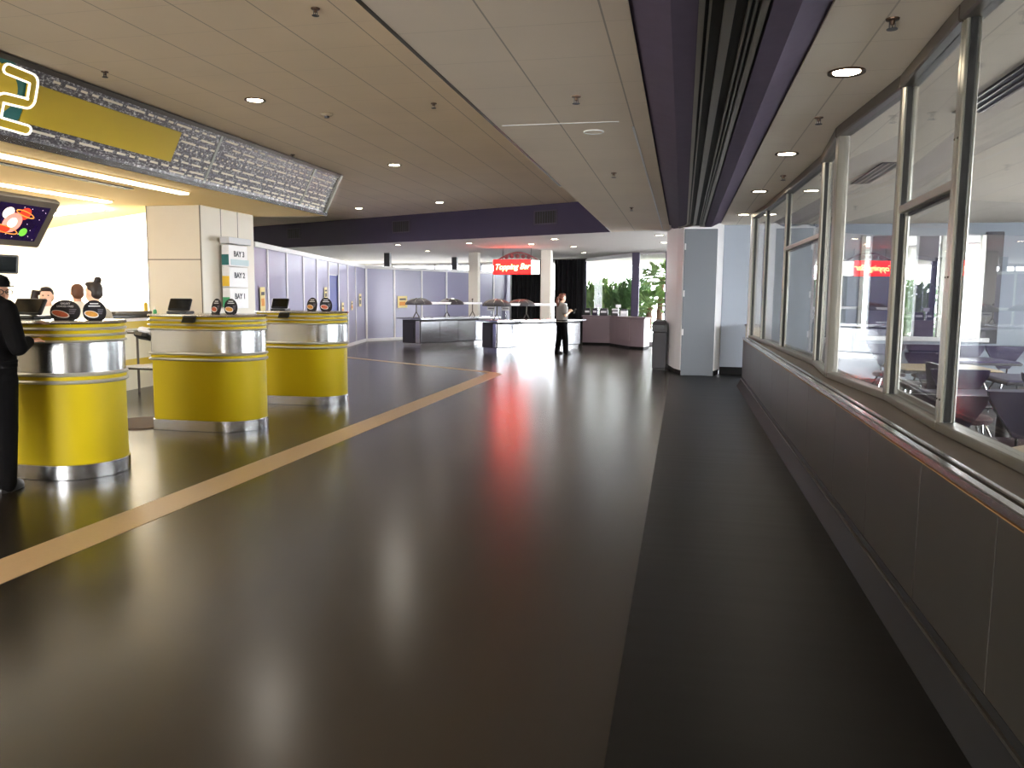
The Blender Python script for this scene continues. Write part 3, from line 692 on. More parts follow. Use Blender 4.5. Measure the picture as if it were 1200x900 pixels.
# the figure 2 as a thick rounded stroke with a white tube along its edge
path = [(6.36, .84), (6.67, .82), (6.72, .52), (6.38, .50), (6.42, .21), (6.78, .20)]
path = [(y, v*.783) for y, v in path]
def round_path(p, r, n=5):
    out = [Vector(p[0])]
    for a, b, c in zip(p[:-2], p[1:-1], p[2:]):
        a, b, c = Vector(a), Vector(b), Vector(c); u = (a-b).normalized(); w = (c-b).normalized(); s, e = b+u*r, b+w*r
        for k in range(n+1):
            q = k/n; out.append(s*(1-q)**2 + b*2*q*(1-q) + e*q*q)
    out.append(Vector(p[-1])); return out
rp = round_path(path, .05); hw = .046
lf, rt = [], []
for i, p in enumerate(rp):
    t_ = (rp[min(i+1, len(rp)-1)] - rp[max(i-1, 0)]).normalized(); n_ = Vector((-t_.y, t_.x)); lf.append(p+n_*hw); rt.append(p-n_*hw)
def cap(p, t_):
    n_ = Vector((-t_.y, t_.x)); return [p + n_*hw*math.cos(a) + t_*hw*math.sin(a) for a in [PI*k/6 for k in range(1, 6)]]
tE = (rp[-1]-rp[-2]).normalized(); tS = (rp[0]-rp[1]).normalized()
outl = lf + cap(rp[-1], tE) + rt[::-1] + cap(rp[0], tS)
fig = MB()
N = len(rp)
for i in range(N-1):
    q = [lf[i], lf[i+1], rt[i+1], rt[i]]
    fig.rings([[bp(p.x, p.y/.783, o) for p in q] for o in (.03, .06)])
for c_, base in ((cap(rp[-1], tE), (lf[-1], rt[-1])), (cap(rp[0], tS), (rt[0], lf[0]))):
    q = [base[0]] + c_ + [base[1]]; fig.rings([[bp(p.x, p.y/.783, o) for p in q] for o in (.03, .06)])
fig2 = fig.build('figure_two', 'gold', mb)
MB().tube([bp(p.x, p.y/.783, .065) for p in outl], .011, 6, True).build('white_tube', 'white_neon', fig2)

# ------------------------------------------------------------------ hanging video screen
t = thing('video_screen', 'tilted hanging video screen showing bright planets', 'screen', (-7.6, 7.9, 2.0))
sm = basis((-7.58, 7.75, 2.31), (0, 1, 0), (.36, 0, .54), (.83, 0, -.555))
MB().bbox(-.72, .69, -.325, .325, -.09, 0, .015, sm).build('housing', 'grey_plastic', t)
MB().box(-.6, .57, -.235, .235, 0, .004, sm).build('display', 'screen_bg', t)
def disc(b, x, y, r, z, ry=None, n=22):
    ry = ry or r
    b.rings([[sm @ Vector((x+r*math.cos(a), y+ry*math.sin(a), zz)) for a in [2*PI*k/n for k in range(n)]] for zz in (.004, z)]); return b
pl = disc(MB(), .02, .11, .075, .006).build('white_planet', 's_white', t)
disc(disc(MB(), .25, .12, .08, .006), .05, -.1, .09, .0065, .05).build('red_planet', 's_red', t)
disc(MB(), .34, -.12, .055, .006).build('green_planet', 's_green', t)
disc(MB(), -.1, -.17, .05, .006).build('orange_planet', 's_orange', t)
disc(MB(), .13, -.01, .13, .0062).build('nebula_glow', 's_pink', t); disc(MB(), .13, -.01, .065, .007).build('bright_star', 's_white', t)
MB().tube([sm @ Vector((.25+.14*math.cos(a), .12+.03*math.sin(a)-.25*.14*math.cos(a), .008)) for a in [2*PI*k/24 for k in range(24)]], .006, 5, True).tube([sm @ Vector((.06+.2*math.cos(a), -.1+.04*math.sin(a)-.2*.2*math.cos(a), .008)) for a in [2*PI*k/24 for k in range(24)]], .005, 5, True).build('planet_rings', 's_orange', t)
MB().box(-.6, -.16, .1, .235, .004, .007, sm).build('gold_corner', 's_gold', t)
st = MB()
random.seed(5)
for k in range(40):
    x, y = random.uniform(-.58, .55), random.uniform(-.22, .22); st.box(x-.004, x+.004, y-.004, y+.004, .004, .0055, sm)
st.build('stars', 's_white', t)
MB().tube([(-7.7, 7.3, 2.2), (-7.7, 7.3, 2.95)], .03).build('ceiling_pole', 'grey_plastic', t)
t = thing('order_monitor', 'small black order monitor hanging below the video screen', 'monitor', (-7.09, 7.0, 1.7))
mtx = basis((-7.09, 7.0, 1.795), (.35, .93, 0), (.1, 0, .99), (.93, -.35, -.1))
MB().bbox(-.3, .33, -.1, .1, -.06, 0, .012, mtx).build('housing', 'black', t); MB().box(-.27, .3, -.08, .08, 0, .003, mtx).build('glass_face', 'black_gloss', t)
MB().tube([(-7.12, 7.02, 1.88), (-7.5, 7.3, 2.2)], .025).build('bracket', 'offwhite', t)

# ------------------------------------------------------------------ white column with bay sign
cw = thing('column', 'square white column behind the kiosks', 'column', (-8.27, 12.7, 0)); cw['kind'] = 'structure'
MB().bbox(-8.78, -7.76, 11.86, 13.5, 0, B, .008).build('column_shaft', 'column_white', cw)
MB().box(-7.765, -7.745, 11.86, 13.5, 0, .13).box(-8.78, -7.76, 11.85, 11.87, 0, .13).build('skirting', 'white', cw)
MB().box(-8.78, -7.77, 11.852, 11.86, 2.06, 2.075).box(-8.775, -8.765, 11.85, 11.86, .13, B).box(-7.785, -7.772, 11.85, 11.86, .13, B).build('joint_strip', 'grey_plastic', cw)
MB().box(-7.76, -7.756, 12.42, 12.435, 2.4, B).box(-7.76, -7.756, 12.95, 12.965, 2.4, B).build('hanging_rod', 'grey_plastic', cw)
sg = thing('bay_sign', 'stacked white bay number sign hanging on the column', 'sign', (-7.6, 12.7, 1.2))
X0, X1, Y0, Y1 = -7.7, -7.56, 12.33, 12.92
z = 2.5
MB().bbox(X0-.01, X1+.03, Y0-.03, Y1+.09, 2.36, 2.47, .008).build('sign_cap', 'silver_sign', sg)
def sblock(z1, z0, side, txt, face):
    MB().bbox(X0, X1, Y0, Y1, z0, z1, .006).build('sign_panel', face, sg)
    MB().box(X0+.005, X1-.005, Y0-.008, Y0, z0+.02, z0+(z1-z0)*.55, None).build('colour_tab', side, sg)
    if txt:
        m = basis((X1+.003, (Y0+Y1)/2+.02, (z0+z1)/2+.03), (0, 1, 0), (0, 0, 1), (1, 0, 0))
        text_mb(txt, .13, m, .002, 0, 1., .004).build('lettering', 'txt_d', sg)
sblock(2.34, 1.98, 'teal', 'BAY 3', 'white'); sblock(1.97, 1.62, 'syellow', 'BAY 2', 'white'); sblock(1.61, 1.26, 'green', 'BAY 1', 'white')
MB().box(X1, X1+.006, Y0+.05, Y1+.03, 2.0, 2.1).build('blue_stripe', 'lblue', sg)

# ------------------------------------------------------------------ kiosks
def kiosk_outline(off=0., n=20):
    Lx, r = 1.13, .38
    pts = []
    # counter-clockwise from back-left
    pts += [(-Lx/2-off, r+off-.03), (-Lx/2-off+.03, r+off)][::-1]
    pts += [(-Lx/2-off, -r-off+.03), (-Lx/2-off+.03, -r-off)]
    cx = Lx/2-r
    for k in range(n+1):
        a = -PI/2 + PI*k/n; pts.append((cx+(r+off)*math.cos(a), (r+off)*math.sin(a)))
    return pts
def sweep(b, prof):
    """prof: list of (offset, z), closed loop swept round the outline"""
    return b.rings([[(x, y, z) for x, y in kiosk_outline(o)] for o, z in prof])
def make_kiosk():
    t = thing('order_kiosk', '', 'kiosk', (0, 0, 0), group='round-ended yellow ordering kiosks', world=False)
    sweep(MB(), [(-.01, .12), (0, .12), (0, .78), (-.01, .78)]).build('yellow_panel', 'yellow', t, smooth=True)
    sweep(MB(), [(0, 0), (.012, .004), (.012, .118), (.004, .124), (-.01, .124)]).build('kick_plate', 'steel', t, smooth=True)
    sweep(MB(), [(-.01, .86), (.004, .86), (.004, 1.105), (-.01, 1.105)]).build('steel_band', 'steel', t, smooth=True)
    def ring(z, h=.016, o=.026): sweep(MB(), [(-.01, z-h), (.012, z-h), (o-.004, z-h*.6), (o, z), (o-.004, z+h*.6), (.012, z+h), (-.01, z+h)]).build('chrome_ring', 'ring', t, smooth=True)
    sweep(MB(), [(-.01, .785), (.008, .785), (.008, .85), (-.01, .85)]).build('band_backing', 'yellow', t, smooth=True)
    ring(.79); ring(.85)
    sweep(MB(), [(-.01, 1.115), (.008, 1.115), (.008, 1.255), (-.01, 1.255)]).build('top_band', 'yellow', t, smooth=True)
    for z in (1.115, 1.165, 1.215): ring(z, .012)
    sweep(MB(), [(-.02, 1.25), (.02, 1.252), (.026, 1.262), (.02, 1.278), (-.03, 1.28)]).build('countertop', 'steel', t, smooth=True)
    return t
KX = -5.15
KY = [5.72, 8.08, 10.33]
klab = ['nearest yellow and steel kiosk beside the man in black', 'middle yellow and steel kiosk between the other two', 'farthest yellow and steel kiosk before the lilac partition']
k0 = make_kiosk(); k0.location = (KX, KY[0], 0); k0['label'] = klab[0]
for i in (1, 2): dup(k0, (KX, KY[i], 0), 0, klab[i])
TOP = 1.28
def plaque(loc, rz, w, h, label, words=None, food='food'):
    t = thing('menu_plaque', label, 'plaque', loc, rz, 'oval menu plaques on the kiosks', world=False)
    tl = Matrix.Rotation(-.18, 4, 'X')
    def ell(cx, cz, rx, rz_, y0, y1, cut=None, n=36, rot=0):
        pts = []
        for k in range(n):
            a = 2*PI*k/n; x, z_ = rx*math.cos(a), rz_*math.sin(a); x, z_ = x*math.cos(rot)-z_*math.sin(rot), x*math.sin(rot)+z_*math.cos(rot)
            z_ += cz; x += cx
            if cut is not None: z_ = max(z_, cut)
            pts.append((x, z_))
        return MB().rings([[tl @ Vector((x, y, z_)) for x, z_ in pts] for y in (y0, y1)])
    ell(0, h*.42, w/2, h*.58, -.006, .006, cut=.004).build('plate', 'plaque', t)
    di = ell(-w*.14, h*.30, w*.31, h*.17, -.010, -.006, rot=-.22).build('dish', 'plate_w', t)
    ell(-w*.14, h*.31, w*.27, h*.13, -.013, -.010, rot=-.22).build('food_picture', food, di)
    if words:
        m = tl @ basis((0, -.0065, h*.82), (1, 0, 0), (0, 0, 1), (0, -1, 0)); b = text_mb(words[0], h*.13, m, .001)
        m = tl @ basis((0, -.0065, h*.68), (1, 0, 0), (0, 0, 1), (0, -1, 0)); b2 = text_mb(words[1], h*.13, m, .001); b.add(b2.v, b2.f)
        b.build('title', 'txt_w', t)
    else:
        MB().box(-w*.18, w*.18, -.008, -.006, h*.80, h*.85, tl).box(-w*.25, w*.25, -.008, -.006, h*.68, h*.73, tl).build('title', 'txt_w', t)
    b = MB()
    for k in range(4): b.box(w*.14, w*(.38-.02*k), -.008, -.006, h*(.52-.07*k), h*(.55-.07*k), tl)
    b.build('small_print', 'txt_g', t)
    MB().bbox(-w*.3, w*.3, -.03, .03, 0, .012, .004).build('foot', 'black', t)
plaque((-4.865, 5.52, TOP), .15, .25, .165, 'large oval plaque with a red dish on the nearest kiosk', ('GALAXY', 'LOADED FRIES'))
plaque((-4.65, 5.6, TOP), .8, .17, .165, 'narrower oval plaque right of the large one on the nearest kiosk', None, 'food_y')
plaque((-5.04, 7.92, TOP), -.25, .135, .175, 'left oval plaque on the middle kiosk')
plaque((-4.90, 8.0, TOP), .5, .14, .175, 'right oval plaque with an orange dish on the middle kiosk', None, 'food_y')
plaque((-4.99, 10.15, TOP), -.2, .17, .19, 'left oval plaque on the farthest kiosk', None, 'food_y')
plaque((-4.82, 10.25, TOP), .6, .17, .19, 'right oval plaque with a pale dish on the farthest kiosk')
def register(loc, rz, label, w=.26):
    t = thing('register_terminal', label, 'cash register', loc, rz, 'black register terminals on the kiosks', world=False)
    MB().bbox(-w*.45, w*.45, -.1, .1, 0, .03, .01).build('base', 'black', t)
    MB().tube([(0, .03, .03), (0, .05, .09)], .022).build('stem', 'black', t)
    m = Matrix.Translation((0, 0, .10)) @ Matrix.Rotation(-.5, 4, 'X')
    mo = MB().bbox(-w/2, w/2, -.02, .012, -.075, .075, .01, m).build('monitor', 'black', t)
    MB().box(-w/2+.015, w/2-.015, -.0225, -.02, -.06, .06, m).build('display', 'black_gloss', mo)
register((-5.53, 8.0, TOP), .1, 'black register terminal on the middle kiosk')
register((-5.51, 10.25, TOP), .1, 'black register terminal on the farthest kiosk', .24)
register((-5.36, 5.7, TOP), -.1, 'wide black register terminal on the nearest kiosk behind the man', .32)
def dsp(kx, ky, label, dx=0.):
    t = thing('card_slot', label, 'display', (kx, ky, 1.19), group='black slanted customer displays on the kiosk fronts')
    x = kx
    MB().rings([[(x-.075, ky, 1.195), (x+.075, ky, 1.195), (x+.10, ky, 1.27), (x-.05, ky, 1.27)], [(x-.075, ky-.03, 1.19), (x+.075, ky-.03, 1.19), (x+.10, ky-.02, 1.265), (x-.05, ky-.02, 1.265)]]).build('housing', 'black', t)
    MB().rings([[(x-.055, ky-.032, 1.205), (x+.065, ky-.032, 1.205), (x+.08, ky-.0245, 1.25), (x-.04, ky-.0245, 1.25)], [(x-.055, ky-.028, 1.205), (x+.065, ky-.028, 1.205), (x+.08, ky-.02, 1.25), (x-.04, ky-.02, 1.25)]]).build('window', 'black_gloss', t)
dsp(-5.21, KY[1]-.405, 'black slanted customer display set in the middle kiosk front')
dsp(-5.29, KY[2]-.405, 'black slanted customer display set in the farthest kiosk front')
def reader(x, y, z, label, face):
    t = thing('card_reader', label, 'card reader', (x, y, z-.1), group='card readers on brackets beside the kiosks')
    m = Matrix.Translation((x, y, z)) @ Matrix.Rotation(-.45, 4, 'X') @ Matrix.Rotation(.15, 4, 'Y')
    MB().bbox(-.09, .09, -.06, .06, -.03, .03, .012, m).build('reader_body', 'black', t)
    MB().box(-.07, .02, -.063, -.06, -.02, .02, m).build('reader_face', 'grey_plastic', t)
    MB().bbox(-.08, .09, -.05, .09, .03, .10, .02, m).build('paper_roll_cover', face, t)
    MB().tube([(x+.08, y, z-.02), (x+.18, y+.02, z+.02), (x+.26, y+.02, z+.02)], .012).build('bracket_arm', 'black', t)
reader(-5.98, 7.95, 1.02, 'white and black card reader left of the middle kiosk', 'white')
reader(-5.93, 10.2, .98, 'green-edged card reader left of the farthest kiosk', 'white')
# frame stand with shelf
t = thing('metal_stand', 'slim grey metal stand with one white shelf before the counter', 'stand', (-7.6, 10.25, 0))
for x, y in ((-8.08, 10.22), (-7.2, 10.22), (-7.2, 10.6), (-8.08, 10.6)): MB().tube([(x, y, 0), (x, y, .93)], .018, 8).build('leg', 'grey_plastic', t)
MB().tube([(-8.08, 10.22, .93), (-7.2, 10.22, .93), (-7.2, 10.6, .93), (-8.08, 10.6, .93)], .018, 8, True).build('top_frame', 'grey_plastic', t)
MB().bbox(-8.08, -7.2, 10.22, 10.6, .41, .43, .005).build('shelf', 'white', t); MB().tube([(-8.08, 10.2, .40), (-7.2, 10.2, .40)], .014, 8).build('shelf_rail', 'black', t)
MB().bbox(-8.12, -8.04, 10.18, 10.26, 0, .03, .01).build('foot', 'white', t)
# service counter
t = thing('service_counter', 'long cream counter with yellow bands behind the kiosks', 'counter', (-8.7, 9, 0))
cp = lambda o: [(-8.33+o, 3), (-8.33+o, 10.1), (-8.48+o, 11.8), (-9.2, 11.8), (-9.2, 3)]
MB().prism(cp(0), 0, 1.07).build('counter_body', 'cream', t); MB().prism(cp(.012), .96, 1.07).build('upper_band', 'yellow2', t); MB().prism(cp(.008), .375, .48).build('lower_band', 'yellow2', t); MB().prism(cp(.04), 1.07, 1.11).build('worktop', 'white', t)
t = thing('warming_tray', 'low black tray with yellow stripes on the service counter', 'tray', (-8.75, 10.9, 1.11))
MB().bbox(-9.0, -8.5, 10.2, 11.6, 1.11, 1.17, .01).build('tray_body', 'black', t)
s_ = MB()
for k in range(4): s_.box(-8.498, -8.495, 10.25+k*.1, 10.3+k*.1, 1.115, 1.165)
s_.build('yellow_stripes', 'yellow2', t); MB().bbox(-8.98, -8.52, 10.7, 11.58, 1.17, 1.22, .01).build('tray_lid', 'grey_plastic', t)
for k, (x, y, m_, lab) in enumerate([(-8.55, 11.68, 'green', 'small green bottle at the counter end by the column'), (-8.62, 11.55, 'syellow', 'small yellow bottle at the counter end by the column')]):
    t = thing('squeeze_bottle', lab, 'bottle', (x, y, 1.11 if k == 0 else 1.22)); zb = 1.11 if k == 0 else 1.22
    MB().lathe([(.028, 0), (.03, .01), (.03, .11), (.018, .13)], 12, (x, y, zb)).build('bottle_body', m_, t, smooth=True); MB().lathe([(.018, .13), (.008, .15), (.004, .18)], 10, (x, y, zb)).build('nozzle', 'white', t)
for (x, y, lab) in ((-6.1, 8.0, 'brown floor mat between the nearest and middle kiosks'), (-6.15, 10.55, 'brown floor mat behind the middle kiosk')):
    o = MB().prism([(x+.38*math.copysign(abs(math.cos(a))**.5, math.cos(a)), y+.42*math.copysign(abs(math.sin(a))**.8, math.sin(a))) for a in [2*PI*k/32 for k in range(32)]], .001, .014).build('floor_mat', 'mat_br', origin=(x, y, 0)); tag(o, lab, 'mat', 'brown floor mats')

# ------------------------------------------------------------------ topping bars
def bar(label, front, end_w, posts, hood_c, z_top=.87):
    """front: plan polyline of the steel front from the near-left end; end_w: depth"""
    f0, f1 = Vector(front[0]), Vector(front[-1]); d = (f1-f0).normalized(); n = Vector((-d.y, d.x))      # n points to the back (left)
    back = [Vector(p)+n*end_w for p in front]
    poly = lambda o, e=0.: [tuple(Vector(p)-n*o-d*(e if i == 0 else -e if i == len(front)-1 else 0)) for i, p in enumerate(front)] + [tuple(p+n*o-d*(e if i == 0 else -e if i == len(front)-1 else 0)) for i, p in reversed(list(enumerate(back)))]
    t = thing('salad_bar', label, 'salad bar', (f0.x, f0.y, 0), group='stainless topping bars')
    MB().prism(poly(-.03, -.02), 0, .13).build('base', 'steel', t)
    MB().prism(poly(0), .13, z_top-.06).build('cabinet', 'dark_grey', t)
    bk_ = MB()
    for a_, b_ in zip(back[:-1], back[1:]):
        m_, L_ = frame2(b_, a_); bk_.bbox(.01, L_-.01, -.015, 0, .14, z_top-.08, .004, m_)
    bk_.build('back_panel', 'steel', t)
    for i in range(len(front)-1):
        a, b = Vector(front[i]), Vector(front[i+1]); m, L = frame2(a, b); k = max(1, round(L/.8))
        for j in range(k):
            MB().bbox(j*L/k+.004, (j+1)*L/k-.004, -.02, 0, .15, z_top-.1, .006, m).build('front_panel', 'mirror_steel', t)
    m, L = frame2(back[0], front[0])
    ed = MB().bbox(.06, L*.7, -.025, 0, .16, z_top-.17, .006, m).build('end_door', 'dark_grey', t); MB().bbox(L*.74, L-.02, -.02, 0, .14, z_top-.08, .006, m).build('end_panel', 'steel', t)
    MB().box(L*.66, L*.68, -.04, -.025, .3, z_top-.3, m).build('door_pull', 'black', ed)
    MB().prism(poly(.14, .12), z_top-.04, z_top).build('countertop', 'mirror_steel', t)
    br = MB()
    for i in range(len(front)-1):
        a, b = Vector(front[i]), Vector(front[i+1]); m, L = frame2(a, b)
        br.rings([[m @ Vector(p) for p in ((.1+o, 0, z_top-.04), (.1+o, -.13, z_top-.04), (.1+o, 0, z_top-.11))] for o in (0, .06)])
    br.build('bracket', 'alu_dark', t)
    # food wells
    w = MB(); m, L = frame2(front[0], front[-1])
    for k in range(int(L/.55)): w.bbox(.15+k*.55, .6+k*.55, end_w*.25, end_w*.85, z_top-.005, z_top+.012, .01, m)
    w.build('food_well', 'steel', t)
    # guard: shelf on Y-legged posts, fan-shaped hood at the near end
    g0, g1 = m @ Vector((.15, end_w*.5, 0)), m @ Vector((L-.15, end_w*.5, 0)); zs = 1.28
    for u in posts:
        p = m @ Vector((u*L, end_w*.5, 0)); q = d*.13
        gp = MB().tube([(p.x, p.y, z_top+.16), (p.x, p.y, zs+.12)], .016).tube([(p.x-q.x, p.y-q.y, z_top), (p.x, p.y, z_top+.17), (p.x+q.x, p.y+q.y, z_top)], .016).build('guard_post', 'alu_dark', t)
        MB().ball((p.x, p.y, zs+.14), .028).build('finial', 'trimring', gp)
    MB().bbox(.1, L-.5, end_w*.5-.26, end_w*.5+.26, zs-.015, zs+.05, .008, m).build('guard_shelf', 'white', t)
    # hood: half umbrella of ribbed glass
    for hx in hood_c:
        c = m @ Vector((hx, end_w*.5, zs-.02)); hood = MB(); rs = []
        for i in range(7):
            a = i/6*PI/2; r = .38*math.sin(a)+.02; zz = .17*math.cos(a)
            rs.append([(c.x+r*math.cos(b_), c.y+r*math.sin(b_), c.z+zz) for b_ in [2*PI*k/28 for k in range(28)]])
        inner = [[(c.x+(x-c.x)*.96, c.y+(y-c.y)*.96, z_-.012) for x, y, z_ in r] for r in rs][::-1]
        hd = hood.rings(rs+inner).build('sneeze_hood', 'dark_grey', t, smooth=True)
        rb = MB()
        for k in range(8):
            b_ = 2*PI*k/8; rb.tube([(c.x+r*math.cos(b_), c.y+r*math.sin(b_), c.z+zz+.008) for r, zz in ((.05, .17), (.21, .147), (.33, .09), (.39, .01))], .01, 5)
        rb.build('hood_rib', 'alu', hd)
    return t
bar('left stainless topping bar standing before the lilac partition', [(-7.40, 21.98), (-6.3, 24.0), (-5.9, 25.0)], .75, (.06, .45, .8), (.3, 1.7))
bar('right stainless topping bar in front of the standing woman, brightly lit', [(-4.82, 20.68), (-4.38, 21.18), (-3.93, 21.75), (-3.45, 22.45), (-2.93, 23.3)], .62, (.08, .42, .85), (.25, 1.15))
for (x, y, lab) in ((-5.1, 21.15, 'small white price card on the near end of the right topping bar'), (-4.72, 21.25, 'white price card beside the sneeze hood of the right topping bar')):
    t = thing('price_card', lab, 'sign card', (x, y, .87), group='price cards on the topping bar')
    MB().box(x-.11, x+.11, y-.004, y+.004, 1.13, 1.25).build('card', 'white', t); MB().box(x-.08, x+.08, y-.006, y-.004, 1.17, 1.20).build('text_bar', 'txt_g', t); MB().tube([(x, y+.006, .87), (x, y+.006, 1.2)], .008).build('card_stem', 'chrome', t); MB().lathe([(.05, 0), (.05, .01), (.01, .02)], 12, (x, y, .87)).build('card_foot', 'chrome', t)
# red hanging sign
t = thing('hanging_sign', 'red illuminated topping bar sign with an arched crown', 'sign', (-5, 23.5, 2.15))
sx0, sx1, sy = -5.62, -4.45, 23.5
MB().bbox(sx0, sx1, sy, sy+.32, 2.17, 2.62, .01).build('sign_box', 'maroon', t)
MB().box(sx0+.02, sx1-.02, sy-.012, sy, 2.19, 2.60).build('sign_face', 'red_sign', t)
MB().prism([(sx1, sy+.01), (sx1+.2, sy+.2), (sx1+.2, sy+.3), (sx1, sy+.32)], 2.19, 2.60).build('sign_end', 'sign_end', t)
m = basis(((sx0+sx1)/2, sy-.016, 2.40), (1, 0, .03), (-.03, 0, 1), (0, -1, 0))
text_mb('Topping Bar', .235, m, .006, .35, .92).build('lettering', 'sign_yellow', t)
ar = MB(); n = 16
top = [(sx0+.12+(sx1-sx0+.1)*k/n, 2.62+.23*math.sin(PI*k/n)) for k in range(n+1)]
bot = [(sx0+.12+(sx1-sx0+.1)*k/n, 2.62+max(0, .23*math.sin(PI*k/n)-.05)) for k in range(n+1)][::-1]
for i in range(n):
    q = [top[i], top[i+1], bot[n-1-i], bot[n-i]]
    ar.rings([[(x, y, z_) for x, z_ in q] for y in (sy+.03, sy+.1)])
ar.build('arch', 'maroon', t)
for k in range(5):
    x = sx0+.4+k*.17; h = .10+.05*math.sin(PI*(k+.5)/5)
    MB().lathe([(.005, -.02), (.062, -.015), (.062, .015), (.005, .02)], 16, mtx=Matrix.Translation((x, sy+.07, 2.62+h*.65)) @ Matrix.Rotation(PI/2, 4, 'X')).build('arch_bulb', 'maroon', t)
for x in (sx0+.28, sx1-.02):
    MB().tube([(x, sy+.1, 2.62), (x, sy+.1, B)], .012).build('hanger_rod', 'alu_dark', t)

# ------------------------------------------------------------------ island at the far right
t = thing('island_cabinet', 'long taupe island cabinet before the bush window', 'cabinet', (-2, 24.5, 0))
ip = [(-3.1, 25.35), (-2.22, 25.25), (-2.0, 24.75), (-1.5, 23.75), (-1.08, 23.5), (-.95, 24.2), (-1.6, 25.2), (-2.1, 25.9), (-3.1, 26.1)]
MB().prism(ip, .08, .9).build('cabinet_body', 'taupe', t)
MB().prism([(x*1.0, y+.04) for x, y in ip], 0, .08).build('plinth', 'base_black', t)
cx_, cy_ = -2, 24.9
MB().prism([(cx_+(x-cx_)*1.04, cy_+(y-cy_)*1.06) for x, y in ip], .9, .94).build('worktop', 'taupe', t)
for a, b in ((ip[0], ip[1]), (ip[2], ip[3]), (ip[3], ip[4])):
    m, L = frame2(a, b)
    MB().bbox(.04, L-.04, -.015, 0, .22, .86, .005, m).build('cabinet_door', 'taupe', t)
m, L = frame2(ip[4], ip[5]); MB().bbox(.01, L-.01, -.012, 0, .08, .9, .004, m).build('end_panel', 'white', t)  # lit right end of the island, brightness painted in as white
for i, (x, y, w, m_, lab) in enumerate([(-3.0, 25.75, .2, 'black', 'leftmost black dispenser on the island, beside the standing woman'), (-2.75, 25.7, .16, 'purple', 'purple napkin dispenser second on the island'), (-2.45, 25.55, .26, 'dark_grey', 'wide dark dispenser third on the island'), (-2.05, 25.1, .24, 'black', 'dark dispenser with white top near the island middle'), (-1.75, 24.7, .22, 'silver_sign', 'silver condiment dispenser right on the island')]):
    t = thing('condiment_dispenser', lab, 'dispenser', (x, y, .94), group='dispensers on the island')
    db = MB().bbox(x-w/2, x+w/2, y-.1, y+.1, .94, 1.12, .012).build('dispenser_body', m_, t); MB().bbox(x-w/2+.01, x+w/2-.01, y-.09, y+.09, 1.12, 1.17, .02).build('dispenser_lid', 'dark_grey' if i != 3 else 'white', t)
    MB().box(x-w*.35, x+w*.35, y-.104, y-.1, 1.03, 1.09).build('dispenser_label', 'white', db)
for x, y, lab in ((-2.62, 25.4, 'white price card standing on the island left part'), (-1.95, 24.95, 'white price card standing on the island right part')):
    t = thing('price_card', lab, 'sign card', (x, y, .94), group='price cards on the island')
    MB().box(x-.08, x+.08, y-.004, y+.004, 1.2, 1.3).build('card', 'white', t); MB().tube([(x, y+.006, .94), (x, y+.006, 1.22)], .008).build('card_stem', 'chrome', t); MB().lathe([(.04, 0), (.04, .01), (.01, .02)], 12, (x, y, .94)).build('card_foot', 'chrome', t)
# trash bin
t = thing('trash_bin', 'tall dark grey trash bin standing left of the white column', 'trash bin', (-.45, 17.2, 0))
MB().bbox(-.6, -.30, 17.0, 17.4, .02, .8, .02).build('bin_body', 'dark_grey', t)
MB().rings([[(-.61+i, 16.99+i, z_), (-.29-i, 16.99+i, z_), (-.29-i, 17.41-i, z_), (-.61+i, 17.41-i, z_)] for i, z_ in ((0, .8), (0, .95), (.03, 1.02), (.08, 1.05))]).build('bin_hood', 'dark_grey', t)
MB().bbox(-.56, -.34, 16.982, 16.992, .84, .95, .003).build('bin_flap', 'black', t); MB().box(-.58, -.32, 17.02, 17.38, 0, .02).build('bin_foot', 'black', t)

# ------------------------------------------------------------------ planting outside
def bush(x, y, h, w, label, seed, m_='leaf'):
    random.seed(seed)
    t = thing('bush', label, 'bush', (x, y, -.12), group='bushes outside the window')
    b = MB()
    for k in range(1500):
        a = random.uniform(0, 2*PI); r = w*math.sqrt(random.random()); z_ = h*(1-(r/w)**4*.35)*random.uniform(.1, 1)
        c = Vector((x+r*math.cos(a), y+r*math.sin(a), z_)); d = Vector((math.cos(a)*random.uniform(.2, 1), math.sin(a)*random.uniform(.2, 1), random.uniform(.1, 1.2))).normalized()
        s_ = d.cross(Vector((0, 0, 1))).normalized()*random.uniform(.03, .06); L = random.uniform(.2, .42)
        b.add([c, c+d*L*.4+s_, c+d*L, c+d*L*.4-s_, c+d*L*.45+Vector((0, 0, -.015))], [(0, 1, 4), (1, 2, 4), (2, 3, 4), (3, 0, 4), (0, 3, 2, 1)])
    b.build('foliage', m_, t)
    st_ = MB()
    for k in range(5): st_.tube([(x, y, -.12), (x+random.uniform(-.3, .3)*w, y+random.uniform(-.3, .3)*w, h*.7)], .025, 5)
    st_.build('stem', 'trunk', t)
bush(-3.75, 31.6, 2.0, .8, 'leftmost leafy bush outside the wide window', 1); bush(-3.0, 31.2, 2.15, .85, 'second leafy bush outside the wide window', 2, 'leaf_l'); bush(-2.35, 31.0, 2.0, .8, 'third leafy bush outside the wide window', 3); bush(-1.75, 30.6, 2.2, .65, 'rightmost leafy bush beside the purple pillar', 4)
